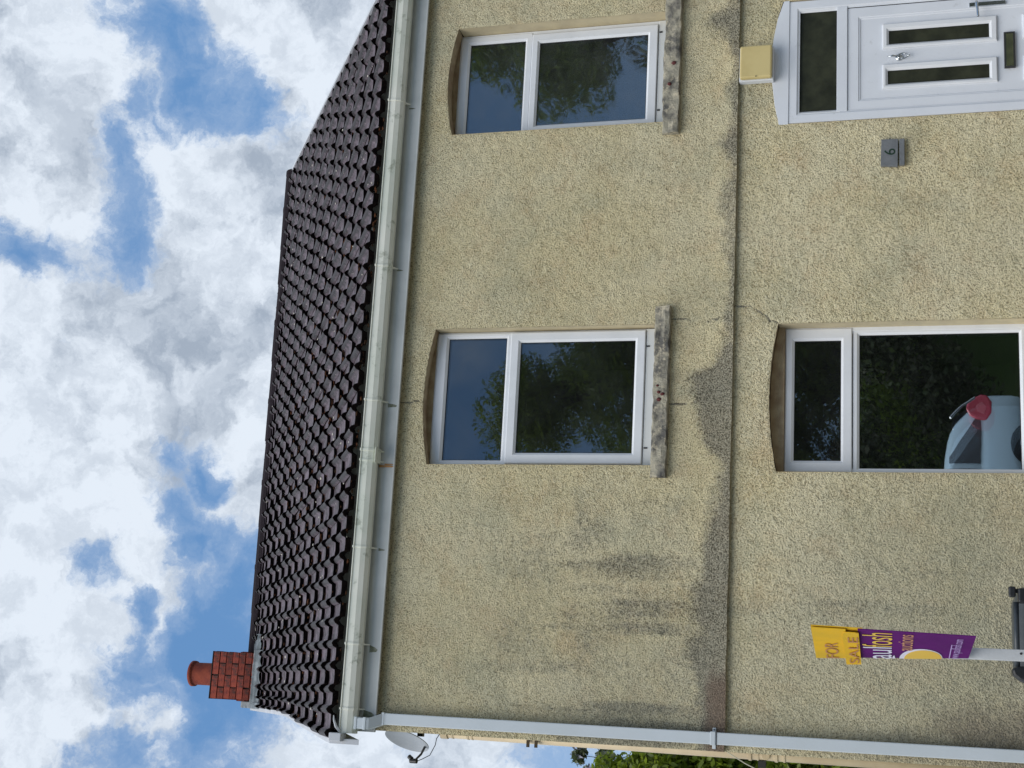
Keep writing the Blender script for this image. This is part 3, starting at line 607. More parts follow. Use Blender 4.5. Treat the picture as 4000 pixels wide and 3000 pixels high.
# downpipe: outlet, swan neck, square pipe
dp = MB(); SQ = lambda x0, x1, y0, y1, z: [(x0,y0,z),(x1,y0,z),(x1,y1,z),(x0,y1,z)]
L = [SQ(-.172,-.096,-.158,-.088,5.402), SQ(-.172,-.096,-.158,-.088,5.318), SQ(-.170,-.094,-.152,-.082,5.300), SQ(-.138,-.060,-.100,-.034,5.225), SQ(-.135,-.058,-.096,-.030,5.20), SQ(-.135,-.058,-.096,-.030,0.02)]
dp.add([p for r in L for p in r], [(i*4+k, i*4+(k+1) % 4, (i+1)*4+(k+1) % 4, (i+1)*4+k) for i in range(5) for k in range(4)] + [(0,1,2,3)])
dpo = dp.build('downpipe', 'pipe', house, bevel=.006)
for z in (5.395, 5.33, 5.222): 
    q = (-.176,-.092,-.162,-.084) if z > 5.3 else (-.139,-.054,-.100,-.026)
    MB().box(*q, z - .010, z + .010).build('pipe_collar', 'pipe', dpo, bevel=.003)
b = MB(); b.box(-.139,-.054,-.100,-.03, 2.952, 2.985); b.box(-.056,-.030,-.035,-.02,2.957,2.980); b.box(-.163,-.137,-.035,-.02,2.957,2.980); b.build('pipe_clip', 'pipe', dpo, bevel=.003)
b = MB(); b.box(-.136,-.057,-.0985,-.0965,2.944,2.948); b.tube([(-.043,-.036,2.9685),(-.043,-.05,2.9685)], .004, 6); b.build('clip_shadow_strip', 'seal', dpo)  # black strip standing in for the shadow below the clip, plus a screw

# ------------------------------------------------------------------ roof
EY, EZ, TH = -.155, 5.535, rad(34)
def ridge_pt(x): yy = 3.30 + .085 * x; return yy, EZ + (yy - EY) * math.tan(TH)
NR, NC, CW = 12, 19, .3025
XV0 = -.245
def verge_x(y):          # the left verge bows inwards towards the top
    return float(np.interp(y, [-.2, 0, .9, 1.2, 1.46, 2.2, 2.9, 3.6], [-.25, -.235, -.160, -.128, -.107, -.100, -.095, -.09]))
def roof_frame(x, s):    # point on the roof plane, s in rows from the eaves
    yr, zr = ridge_pt(x); ln = math.hypot(yr - EY, zr - EZ); g = (ln - .03) / NR; t = s * g
    return Vector((x, EY + t*math.cos(TH), EZ + t*math.sin(TH))), g
roof = MB()
a0, _ = roof_frame(XV0, 0); a1, _ = roof_frame(5.5, 0); yl, zl = ridge_pt(-.1); yr_, zr_ = ridge_pt(5.5)
roof.add([(-.24, EY+.02, EZ-.03), (5.5, EY+.02, EZ-.03), (5.5, yr_, zr_-.05), (-.09, yl, zl-.05), (-.09, 2*yl+.2, EZ-.03), (5.5, 2*yr_+.2, EZ-.03), (-.105, 1.5, EZ-.03+1.64*math.tan(TH))],
         [(0,1,2,3,6), (3,2,5,4)])
roof_o = roof.build('roof', 'nose', house, fix=False); roof_o['label'] = 'steep dark purple-brown tiled roof'
nU = 12
def tile_mesh(seed):
    rn = random.Random(seed); e = MB(); Wt, Lt = CW + .012, .40
    def prof(u):
        t = (u * 2) % 1.0; return .036 * max(0, math.sin(math.pi * min(1, t / .42)))**.75 if t < .42 else -.003 * math.sin(math.pi * (t - .42) / .58)
    us = [0, .04, .105, .17, .21, .34, .5, .54, .605, .67, .71, .84, 1.0]
    top = []; 
    for j, (yy, dz) in enumerate(((0, 0), (Lt, -.006))):
        for u in us: top.append((u*Wt, yy + (rn.uniform(-.004,.004) if j == 0 else 0), prof(u) + .024 + dz + (rn.uniform(-.0015,.0015))))
    n = len(us)
    e.add(top, [(i, i+1, n+i+1, n+i) for i in range(n-1)], 0)
    low = [(x, y + .020, z - .043) for x, y, z in top[:n]]
    base = len(e.v); e.add(top[:n] + low, [(i, n+i, n+i+1, i+1) for i in range(n-1)], 1)
    # slight upper return so an open end never shows a paper edge
    e.add([top[0], low[0], (0, Lt, -.01), top[n]], [(0,3,2,1)], 1); e.add([top[n-1], low[-1], (Wt, Lt, -.01), top[2*n-1]], [(0,1,2,3)], 1)
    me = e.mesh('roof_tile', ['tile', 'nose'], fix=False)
    sm = [True if p.material_index == 0 else False for p in me.polygons]; me.polygons.foreach_set('use_smooth', sm)
    return me
tms = [tile_mesh(i) for i in range(5)]
rn = random.Random(3)
mossspots = []
for r in range(NR + 1):
    for c in range(NC):
        x = XV0 + c * CW
        P, g = roof_frame(x + CW/2, r if r < NR else NR - .42)
        sx = 1.0; xs_ = x; vx = verge_x(P.y)
        if x + CW < vx + .04: continue
        if x < vx: sx = (x + CW - vx) / CW; xs_ = vx
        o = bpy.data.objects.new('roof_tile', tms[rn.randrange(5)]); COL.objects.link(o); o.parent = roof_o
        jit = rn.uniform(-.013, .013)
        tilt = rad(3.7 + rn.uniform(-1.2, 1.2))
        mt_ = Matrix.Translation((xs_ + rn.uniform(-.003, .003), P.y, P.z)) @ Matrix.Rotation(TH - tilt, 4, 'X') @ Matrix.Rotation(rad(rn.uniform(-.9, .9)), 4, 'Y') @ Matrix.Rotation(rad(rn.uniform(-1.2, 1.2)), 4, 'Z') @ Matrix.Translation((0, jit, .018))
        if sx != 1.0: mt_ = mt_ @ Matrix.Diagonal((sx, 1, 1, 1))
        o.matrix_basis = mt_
        mossspots.append((xs_, P))
roof_n = Vector((0, -math.sin(TH), math.cos(TH))); roof_u = Vector((0, math.cos(TH), math.sin(TH)))
# moss and lichen on the tiles
def clumps(name, mat, pts):
    bm = bmesh.new()
    for p, r in pts:
        ret = bmesh.ops.create_icosphere(bm, subdivisions=1, radius=1)
        for v_ in ret['verts']:
            q = Vector((v_.co.x*r*rn.uniform(.8,1.5), v_.co.y*r, v_.co.z*r*.5)) * rn.uniform(.7, 1.2)
            v_.co = Matrix.Rotation(TH, 3, 'X') @ q + p
    me = bpy.data.meshes.new(name); bm.to_mesh(me); bm.free(); me.materials.append(M[mat]); o = link(name, me, roof_o); o['kind'] = 'stuff'; return o
pts = []
for k in range(4200):
    xs_, P = rn.choice(mossspots); x = xs_ + rn.uniform(0, CW)
    dens_ = math.exp(-((P.y - 1.2)/1.1)**2) * (.35 + math.exp(-((x - 2.4)/1.3)**2))
    if rn.random() > dens_: continue
    pts.append((Vector((x, P.y, P.z)) + roof_n * rn.uniform(.0, .035) + roof_u * rn.uniform(-.02, .03), rn.uniform(.006, .018)))
clumps('moss', 'moss', pts)
pts = []
for k in range(190):
    xs_, P = rn.choice(mossspots); pts.append((Vector((xs_ + rn.uniform(0,.3), P.y, P.z)) + roof_n * rn.uniform(.03, .06) + roof_u*rn.uniform(.0,.2), rn.uniform(.003, .012)))
pts += [(Vector((3.42, EY+.03, EZ+.045)), .028), (Vector((3.34, EY+.03, EZ+.04)), .02)]
clumps('lichen', 'lichen', pts)
# ridge tiles
nR = 12; xr0, xr1 = .40, 5.50
rm = MB(); Lr = (xr1 - xr0) / nR; n = 9
def ring_r(x, rr): return [(x, -rr*math.cos(math.pi*k/(n-1)), rr*.85*math.sin(math.pi*k/(n-1)) - .05) for k in range(n)]
vs = ring_r(0, .128) + ring_r(Lr - .03, .126) + ring_r(Lr - .03, .129) + ring_r(Lr + .012, .130)
rm.add(vs, [(j*n+k, j*n+k+1, (j+1)*n+k+1, (j+1)*n+k) for j in range(3) for k in range(n-1)])
rm.add(ring_r(Lr+.012, .130), [tuple(range(n))]); rm.add(ring_r(0, .128), [tuple(range(n-1, -1, -1))])
rme = rm.mesh('ridge_tile', 'ridge', fix=False)
for i in range(nR):
    x = xr0 + i*Lr; yy, zz = ridge_pt(x)
    o = bpy.data.objects.new('ridge_tile', rme); COL.objects.link(o); o.parent = roof_o
    o.matrix_basis = Matrix.Translation((x, yy, zz + .018 + rn.uniform(-.004,.004))) @ Matrix.Rotation(rad(4.86 + rn.uniform(-.8,.8)), 4, 'Z') @ Matrix.Rotation(rad(-3.28 + rn.uniform(-.5,.5)), 4, 'Y')
# verge boards
def verge_board(fx, w0, name_label):
    e = MB(); vs = []; N = 24
    for i in range(N+1):
        s_ = i/N; y = EY - .02 + s_ * 3.35; x = fx(y); z = EZ + (y - EY)*math.tan(TH)
        vs += [(x - w0, y, z - .17), (x, y, z - .17), (x, y, z + .045), (x - w0, y, z + .045)]
    e.add(vs, [(i*4+k, i*4+(k+1) % 4, (i+1)*4+(k+1) % 4, (i+1)*4+k) for i in range(N) for k in range(4)] + [(0,1,2,3), (N*4+3,N*4+2,N*4+1,N*4)])
    o = e.build('verge_board', 'whiteboard', house); return o
verge_board(lambda y: verge_x(y) + .004, .034, '')
e = MB(); yr5, zr5 = ridge_pt(5.5)
e.add([(5.505,EY,EZ-.1),(5.535,EY,EZ-.1),(5.535,EY,EZ+.058),(5.505,EY,EZ+.058),(5.505,yr5,zr5-.1),(5.535,yr5,zr5-.1),(5.535,yr5,zr5+.058),(5.505,yr5,zr5+.058)], [(0,1,2,3),(4,7,6,5),(0,4,5,1),(1,5,6,2),(2,6,7,3),(3,7,4,0)])
e.build('verge_board', 'whiteboard', house)
# the eaves corner: end cap and a little curl of broken mortar
b = MB(); b.box(-.262, -.205, -.215, -.12, 5.47, 5.56); b.build('verge_end_cap', 'whiteboard', house, bevel=.006)
MB().tube([(-.19,-.17,5.50),(-.165,-.19,5.52),(-.12,-.20,5.535),(-.09,-.20,5.54)], [.012,.01,.007,.003], 6).build('loose_mortar', 'whiteboard', house)

# ------------------------------------------------------------------ chimney
ch = MB(); CX0, CX1, CY0, CY1 = -.035, .400, 2.90, 3.33
ch.box(CX0+.008, CX1-.008, CY0+.008, CY1-.008, 7.2, 8.105); cho = ch.build('chimney', 'mortar', house); cho['label'] = 'square red brick chimney stack at the left end of the ridge'
BH, J = .0672, .009
def brick_mesh(l):
    e = MB(); e.box(-l/2, l/2, -.05, .05, 0, BH - J); return e.mesh('brick', 'brick')
full, half = brick_mesh(.2065), brick_mesh(.0995)
ncrs = 14
for i in range(ncrs):
    z = 8.118 - (i+1)*BH; out_ = .008 if z < 7.87 else 0
    # (centre along the face, mesh)
    lay = [(-.109, full), (.109, full)] if i % 2 == 0 else [(-.166, half), (0, full), (.166, half)]
    for face in range(4):
        for u, me in lay:
            if face in (1, 3) and abs(u) > .15: continue
            o = bpy.data.objects.new('brick', me); COL.objects.link(o); o.parent = cho
            cx, cy = (CX0+CX1)/2, (CY0+CY1)/2; d_ = (CX1-CX0)/2 - .05 + out_
            if face in (1, 3): u2 = u * .86
            else: u2 = u
            o.matrix_basis = Matrix.Translation((cx, cy, z)) @ Matrix.Rotation(face*math.pi/2, 4, 'Z') @ Matrix.Translation((u2 + rn.uniform(-.002,.002), -d_ - rn.uniform(0,.004), rn.uniform(-.001,.001))) @ (Matrix.Diagonal((.8,1,1,1)) if face in (1,3) else Matrix.Identity(4))
b = MB(); b.box(CX0-.002, CX1+.002, CY0-.002, CY1+.002, 8.1185, 8.128); b.build('mortar_cap', 'mortar', cho, bevel=.003)
b = MB(); b.lathe((.188, 3.10, 8.125), [(.108,0),(.106,.02),(.104,.25),(.107,.262),(.119,.268),(.121,.295),(.112,.300),(.098,.298),(.092,.26),(.09,.05)], 32); b.build('chimney_pot', 'pot', cho, smooth=True)
# lead apron and mortar fillet
def crumpled(poly_fn, nm, mat, x0, x1, n=26, seed=5):
    e = MB(); vs = []; R_ = random.Random(seed)
    for i in range(n+1):
        x = x0 + (x1-x0)*i/n; pr = poly_fn(x, R_)
        vs += pr; m_ = len(pr)
    e.add(vs, [(i*m_+j, i*m_+j+1, (i+1)*m_+j+1, (i+1)*m_+j) for i in range(n) for j in range(m_-1)])
    return e.build(nm, mat, cho, smooth=True, fix=False)
def zroof(y): return EZ + (y-EY)*math.tan(TH)
def apron(x, R_):
    wv = .012*math.sin(x*2*math.pi/.15); y1 = 2.72
    return [(x, y1, zroof(y1)+.062+wv+R_.uniform(-.003,.003)), (x, 2.80, zroof(2.80)+.068+wv*.8), (x, 2.872, zroof(2.87)+.075), (x, 2.886, zroof(2.88)+.10), (x, 2.880, 7.695+R_.uniform(-.003,.003)), (x, 2.90, 7.697)]
crumpled(apron, 'lead_flashing', 'lead', -.07, .425)
def fillet(x, R_):
    k = math.exp(-((x-.47)/.09)**2) + .4*R_.random(); y1 = 3.02 - .10*k
    return [(x, y1, zroof(y1)+.045), (x, y1+.06, zroof(y1+.06)+.07), (x, 3.25, 7.86 + .02*k), (x, 3.36, 7.90)]
crumpled(fillet, 'mortar_fillet', 'lead', .40, .58, 10)
b = MB(); 
for x, l in ((.62,.05),(.68,.035),(.56,.03)):
    y1 = 3.10; b.add([(x-.01,y1,zroof(y1)+.075),(x+l,y1+.03,zroof(y1)+.105),(x+l+.01,y1+.06,zroof(y1)+.12),(x,y1+.03,zroof(y1)+.095)], [(0,1,2,3)])
b.build('mortar_crumb', 'lichen', cho)
MB().prism([(2.70,zroof(2.70)-.02),(3.3,zroof(3.3)-.02),(3.3,7.98),(3.18,7.93),(2.95,7.72),(2.70,zroof(2.70)+.07)], 'x', -.105, -.045).build('stepped_flashing', 'lead', cho, bevel=.008)

# ------------------------------------------------------------------ pipe on the gable
sp = MB(); A_ = Vector((-.197, 2.40, 5.64)); B_ = Vector((-.242, 2.40, 0.0))
sp.tube([A_, A_.lerp(B_, .5), B_], .052, 20, cap=True); spo = sp.build('soil_pipe', 'soil', house, smooth=False)
for p in spo.data.polygons: p.use_smooth = len(p.vertices) == 4
def along(z): t = (A_.z - z)/(A_.z - B_.z); return A_.lerp(B_, t)
def zt(z): return 1.6 + (z-1.6)*11.9/9.5      # heights read on the facade plane, moved back to the pipe
for z, r, h in ((4.80,.060,.03),(4.74,.055,.008),(4.63,.055,.008),(4.60,.055,.006),(2.74,.060,.012),(2.69,.056,.008),(2.575,.060,.012),(2.525,.058,.008)):
    c_ = along(zt(z)); MB().tube([c_+Vector((0,0,h)), c_-Vector((0,0,h))], r, 20).build('pipe_collar', 'soil', spo)
c_ = along(zt(2.64)); MB().tube([c_+Vector((-.01,-.05,0)), c_+Vector((-.01,-.062,0))], .036, 16).build('access_cap', 'soil', spo, bevel=.004)
for z in (4.20, 4.145):
    c_ = along(zt(z)); MB().box(c_.x-.078, c_.x-.02, c_.y-.07, c_.y-.052, c_.z-.012, c_.z+.012).build('pipe_bracket', 'bark', spo)
c_ = along(zt(2.72)); MB().box(c_.x-.11, c_.x-.056, c_.y-.03, c_.y+.01, c_.z-.10, c_.z-.04).build('pipe_bracket', 'seal', spo)
# thin cable sloping off to the left
b = MB(); b.tube([(-.172,.02,2.90),(-.24,.03,2.78),(-.33,.05,2.58),(-.6,.1,2.0),(-1.4,.3,.6)], .0035, 6); tag(b.build('overhead_cable', 'cable'), 'thin pale cable running down from the left corner of the house', 'cable')

# ------------------------------------------------------------------ things fixed to the wall
wl = tag(empty('wall_light', (4.56, -.01, 2.66)), 'square yellowed bulkhead light above the front door', 'light')
b = MB(); b.box(4.432, 4.690, -.060, -.006, 2.655, 2.893); b.build('light_base', 'door', wl, bevel=.004)
b = MB(); b.box(4.438, 4.684, -.105, -.061, 2.662, 2.886); b.build('light_cover', 'lamp', wl, bevel=.012)
b = MB(); b.tube([(4.445,-.106,2.77),(4.445,-.110,2.77)], .004, 8); b.build('screw', 'seal', wl)

hn = tag(empty('house_number_plaque', (3.85, -.02, 1.77)), 'grey slate house number plaque reading 6 left of the door', 'sign')
b = MB(); b.prism([(3.744,1.812),(3.754,1.924),(3.946,1.919),(3.944,1.808)], 'y', -.036, -.012); b.build('plaque', 'slate', hn, bevel=.002)
b = MB(); b.box(3.752, 3.942, -.040, -.012, 1.766, 1.800); b.build('plaque_ledge', 'slate', hn, bevel=.003)
b = MB(); 
for x in (3.748, 3.950): b.tube([(x,-.014,1.862),(x,-.026,1.862)], .006, 8)
b.build('screw', 'chrome', hn)
def text(s, size, mat, parent, mtx, name='lettering', depth=.0006, align='LEFT', sxy=(1,1)):
    cu = bpy.data.curves.new(name, 'FONT'); cu.body = s; cu.size = size; cu.extrude = depth; cu.align_x = align
    tmp = bpy.data.objects.new(name, cu); COL.objects.link(tmp)
    bpy.context.view_layer.update()
    me = bpy.data.meshes.new_from_object(tmp.evaluated_get(bpy.context.evaluated_depsgraph_get())); bpy.data.objects.remove(tmp)
    me.transform(Matrix.Diagonal((sxy[0], sxy[1], 1, 1))); me.transform(mtx); me.materials.clear(); me.materials.append(M[mat]); me.name = name
    return link(name, me, parent)
FACE = Matrix.Rotation(math.pi/2, 4, 'X')
text('6', .105, 'greenink', hn, Matrix.Translation((3.851, -.0368, 1.828)) @ FACE, 'numeral', align='CENTER')

# satellite dish on the gable
sdh = tag(empty('satellite_dish', (-.20, .45, 5.15)), 'small grey satellite dish on the gable under the eaves', 'satellite dish')
dc = Vector((-.215, .42, 5.215)); dn = Vector((-.80, -.46, .10)).normalized()
ax_ = Vector((0,0,1)).cross(dn).normalized(); ay_ = dn.cross(ax_)
tl = Matrix.Rotation(rad(-26), 3, dn); ax_ = tl @ ax_; ay_ = tl @ ay_
e = MB(); vs = []; NR_, NA = 6, 36
for side in (0, 1):
    for i in range(NR_+1):
        r = i/NR_
        for k in range(NA):
            t = 2*math.pi*k/NA; vs.append(dc + ax_*.135*r*math.cos(t) + ay_*.165*r*math.sin(t) + dn*(.035*r*r - side*.006))
fs = []
for side in (0, 1):
    o_ = side*(NR_+1)*NA
    for i in range(NR_):
        for k in range(NA):
            q = (o_+i*NA+k, o_+i*NA+(k+1) % NA, o_+(i+1)*NA+(k+1) % NA, o_+(i+1)*NA+k); fs.append(q if side == 0 else q[::-1])
o_ = (NR_+1)*NA
for k in range(NA): fs.append((NR_*NA+k, NR_*NA+(k+1) % NA, o_+NR_*NA+(k+1) % NA, o_+NR_*NA+k))
e.add(vs, fs); e.build('reflector', 'dish', sdh, smooth=False, fix=False)
armr = dc - ay_*.135 + dn*.03; lnb = Vector((-.375, .30, 5.115))
MB().tube([armr, armr.lerp(lnb,.5) + Vector((0,0,-.012)), lnb], [.009,.008,.007], 8).build('arm', 'blackp', sdh)
e = MB(); e.tube([lnb + Vector((.0,-.01,-.022)), lnb + Vector((0,0,.03))], .017, 12); e.tube([lnb+Vector((.012,.0,.02)), lnb+Vector((.028,.01,.045))], .016, 12); e.build('lnb', 'blackp', sdh)
MB().box(-.21, -.18, .45, .49, 5.12, 5.16).build('wall_bracket', 'blackp', sdh)
pts = [lnb + Vector((0,0,-.02)), lnb+Vector((.015,0,-.055)), Vector((-.33,.32,5.01)), Vector((-.26,.35,4.985)), Vector((-.215,.4,4.995)), Vector((-.182,.42,4.98))]
MB().tube(pts, .0028, 6).build('cable', 'blackp', sdh)

# ------------------------------------------------------------------ wheelie bin
bn = tag(empty('wheelie_bin', (.6, -.45, 0)), 'black wheelie bin against the wall behind the sale sign post', 'wheelie bin')
e = MB(); L = [SQ(.40,.80,-.72,-.22,.06), SQ(.365,.835,-.78,-.16,.98), SQ(.345,.855,-.80,-.14,.985), SQ(.345,.855,-.80,-.14,1.03)]
e.add([p for r in L for p in r], [(i*4+k, i*4+(k+1) % 4, (i+1)*4+(k+1) % 4, (i+1)*4+k) for i in range(3) for k in range(4)] + [(3,2,1,0)])
e.build('bin_body', 'blackp', bn, bevel=.015)
e = MB(); L = [SQ(.335,.86,-.80,-.12,1.032), SQ(.335,.86,-.80,-.12,1.095), SQ(.37,.835,-.75,-.17,1.145), SQ(.40,.80,-.70,-.22,1.155)]
e.add([p for r in L for p in r], [(i*4+k, i*4+(k+1) % 4, (i+1)*4+(k+1) % 4, (i+1)*4+k) for i in range(3) for k in range(4)] + [(12,13,14,15),(3,2,1,0)])
e.build('bin_lid', 'binlid', bn, bevel=.012)
e = MB(); e.tube([(.40,-.87,1.075),(.80,-.87,1.075)], .019, 12); e.tube([(.40,-.84,1.160),(.76,-.84,1.160)], .016, 10); e.build('handle', 'binlid', bn, smooth=True)
e = MB(); e.box(.755,.835,-.90,-.80,1.03,1.150); e.box(.785,.845,-.885,-.84,1.160,1.200); e.box(.81,.835,-.86,-.82,1.12,1.17); e.build('hinge', 'blackp', bn, bevel=.01)
e = MB(); e.prism([(.305,1.03),(.30,1.10),(.325,1.155),(.35,1.185),(.385,1.195),(.40,1.16),(.405,1.03)], 'y', -.90, -.78); e.build('hinge', 'blackp', bn, bevel=.014)
for x in (.375, .83):
    e = MB(); e.tube([(x-.025,-.76,.1),(x+.025,-.76,.1)], .1, 20); e.build('wheel', 'tyre', bn)

# ------------------------------------------------------------------ sale sign
sg = tag(empty('for_sale_sign', (.40, -1.9, 0)), 'purple and yellow estate agent sign on a white post before the wall', 'sign')
Ff, Nf = -2.0, -2.58
pTF, pBF, pTN, pBN = Vector((.350,Ff,2.178)), Vector((.376,Ff,1.445)), Vector((.466,Nf,2.160)), Vector((.446,Nf,1.422))
def bd(u, v_):     # u: 0 far edge .. 1 near edge, v: 0 top .. 1 bottom
    return pTF.lerp(pTN, u).lerp(pBF.lerp(pBN, u), v_)
bn_ = (pTN - pTF).cross(pBF - pTF).normalized()
if bn_.x > 0: bn_ = -bn_
def patch(mb, poly, off, thick=.004):
    if len(poly) == 4 and thick > .001:          # bend the sheet with the board
        N_ = 8
        q = lambda a, c_: (Vector(poly[0]).lerp(Vector(poly[1]), a)).lerp(Vector(poly[3]).lerp(Vector(poly[2]), a), c_)
        g_ = [bd(*q(i/N_, j/N_)) + bn_*off for j in range(N_+1) for i in range(N_+1)]; h_ = [p - bn_*thick for p in g_]; W_ = N_+1; T_n = W_*W_
        fs_ = [(j*W_+i, j*W_+i+1, (j+1)*W_+i+1, (j+1)*W_+i) for j in range(N_) for i in range(N_)]
        fs_ += [tuple(T_n + a for a in f_[::-1]) for f_ in list(fs_)]
        edge = [i for i in range(N_)] + [j*W_+N_ for j in range(N_)] + [N_*W_+N_-i for i in range(N_)] + [(N_-j)*W_ for j in range(N_)]
        fs_ += [(edge[i], edge[(i+1) % len(edge)], edge[(i+1) % len(edge)]+T_n, edge[i]+T_n) for i in range(len(edge))]
        mb.add(g_ + h_, fs_); return
    f = [bd(u, v_) + bn_*off for u, v_ in poly]; k = [p - bn_*thick for p in f]; n_ = len(f)
    mb.add(f + k, [tuple(range(n_)), tuple(range(2*n_-1, n_-1, -1))] + [(i, i+n_, (i+1) % n_+n_, (i+1) % n_) for i in range(n_)])
b = MB(); patch(b, [(0,.295),(1,.29),(1,1),(0,1)], 0); b.build('main_board', 'purple', sg)
b = MB(); patch(b, [(.02,.0),(1,.0),(1,.215),(.02,.215)], .006); b.build('top_slip', 'yellow', sg)
b = MB(); patch(b, [(-.17,.20),(.80,.19),(.93,.20),(.95,.235),(.95,.275),(.94,.295),(-.17,.30)], .012); b.build('lower_slip', 'yellow', sg)
b = MB(); patch(b, [(-.0,.0),(1,.0),(1,.32),(0,.32)], -.004); b.build('backing_panel', 'yellow', sg)
def bmat(u, v_, off):
    ex = (bd(1, v_) - bd(0, v_)); ey = (bd(u, 0) - bd(u, 1)); p = bd(u, v_) + bn_*off
    mt_ = Matrix((ex, ey, bn_)).transposed().to_4x4(); mt_.translation = p; return mt_
def stext(s, u, v_, wid, hei, mat, off=.0015):
    # text stretched to a given width and height in board units
    cu = bpy.data.curves.new('lettering', 'FONT'); cu.body = s; cu.size = 1; tmp = bpy.data.objects.new('lettering', cu); COL.objects.link(tmp); bpy.context.view_layer.update()
    me = bpy.data.meshes.new_from_object(tmp.evaluated_get(bpy.context.evaluated_depsgraph_get())); bpy.data.objects.remove(tmp)
    xs_ = [q.co.x for q in me.vertices]; ys_ = [q.co.y for q in me.vertices]
    me.transform(Matrix.Translation((-min(xs_), -min(ys_), 0))); me.transform(Matrix.Diagonal((wid/(max(xs_)-min(xs_)), hei/(max(ys_)-min(ys_)), 1, 1)))
    for q in me.vertices: q.co = bd(u + q.co.x, v_ - q.co.y) + bn_*(off + .002)
    me.materials.clear(); me.materials.append(M[mat]); link('lettering', me, sg)
stext('aul', .0, .503, .43, .185, 'wprint'); stext('fosh', .44, .503, .50, .19, 'yprint')
stext('auctions', .33, .632, .60, .092, 'oprint')
stext('FOR', .05, .155, .52, .085, 'rprint', .0075); stext('SALE', -.10, .288, .92, .065, 'rprint', .0135)
stext('www.paulfosh.com', .01, .950, .86, .075, 'lprint')
b = MB(); patch(b, [(.0,.872),(.62,.868),(.62,.874),(.0,.879)], .0025, .0005); b.build('printed_line', 'lprint', sg)
def arc(cu_, cv, ru, rv, n_=28): return [(max(0, cu_ + ru*math.cos(-math.pi/2 + math.pi*i/n_)), cv + rv*math.sin(-math.pi/2 + math.pi*i/n_)) for i in range(n_+1)]
b = MB(); patch(b, arc(.0,.692,.40,.140), .0025, .0004); b.build('logo_ring', 'wprint', sg)
b = MB(); patch(b, arc(.0,.705,.355,.122), .0035, .0004); b.build('logo_disc', 'yprint', sg)
b = MB(); patch(b, [(.0,.505),(.10,.512),(.12,.52),(.0,.525)], .0025, .0004); b.build('printed_mark', 'wprint', sg)
b = MB(); b.box(.375, .430, -1.985, -1.935, 0, 2.05); b.build('post', 'paintwood', sg, bevel=.003)
# post nail
b = MB(); b.tube([(.41,-1.986,1.20),(.41,-1.990,1.20)], .006, 6); b.build('nail', 'seal', sg)

# ------------------------------------------------------------------ ground
def sheet(name, x0, x1, y0, y1, z, mat, z0=None):
    e = MB()
    if z0 is None: e.add([(x0,y0,z),(x1,y0,z),(x1,y1,z),(x0,y1,z)], [(0,1,2,3)])
    else: e.box(x0, x1, y0, y1, z0, z)
    return tag(e.build(name, mat, fix=z0 is not None), kind='structure')
sheet('ground', -400, 400, -400, 400, -.05, 'grass')
sheet('front_garden', -8, 14, -5.6, -.01, -.02, 'paving')
sheet('pavement', -60, 60, -8.0, -5.8, -.03, 'paving', -.2)
sheet('pavement', -60, 60, -15.6, -13.8, -.03, 'paving', -.2)
sheet('road', -60, 60, -13.8, -8.0, -.046, 'asphalt').location.z = 0
tag(MB().box(-60, 60, -8.0, -7.85, -.2, -.02).build('kerb', 'paving'), kind='structure')
tag(MB().box(-60, 60, -13.95, -13.8, -.2, -.02).build('kerb', 'paving'), kind='structure')

# ------------------------------------------------------------------ trees
def leaf_mesh(name, centres, n, size, seed, mats, flat=.5):
    R_ = np.random.default_rng(seed); cs = np.array([c_[:3] for c_ in centres]); rs = np.array([c_[3] for c_ in centres])
    wts = rs**2.2; wts /= wts.sum(); k = R_.choice(len(cs), n, p=wts)
    d = R_.normal(size=(n,3)); d /= np.linalg.norm(d, axis=1)[:,None]; rr = R_.random(n)**.45
    p = cs[k] + d * (rs[k]*rr)[:,None] * np.array([1,1,.8])
    a = R_.normal(size=(n,3)); a /= np.linalg.norm(a, axis=1)[:,None]; bb = np.cross(a, R_.normal(size=(n,3))); bb /= np.linalg.norm(bb, axis=1)[:,None]
    s_ = size * R_.uniform(.6, 1.4, n)[:,None]
    V_ = np.stack([p - a*s_, p + bb*s_*flat, p + a*s_, p - bb*s_*flat], 1).reshape(-1, 3)
    me = bpy.data.meshes.new(name); me.vertices.add(4*n); me.vertices.foreach_set('co', V_.reshape(-1)); me.loops.add(4*n); me.loops.foreach_set('vertex_index', np.arange(4*n, dtype=np.int32))
    me.polygons.add(n); me.polygons.foreach_set('loop_start', np.arange(0, 4*n, 4, dtype=np.int32)); me.polygons.foreach_set('loop_total', np.full(n, 4, np.int32))
    for q in mats: me.materials.append(M[q])
    if len(mats) > 1: me.polygons.foreach_set('material_index', R_.choice(len(mats), n, p=[.8]+[.2/(len(mats)-1)]*(len(mats)-1)).astype(np.int32))
    me.update(calc_edges=True); return me
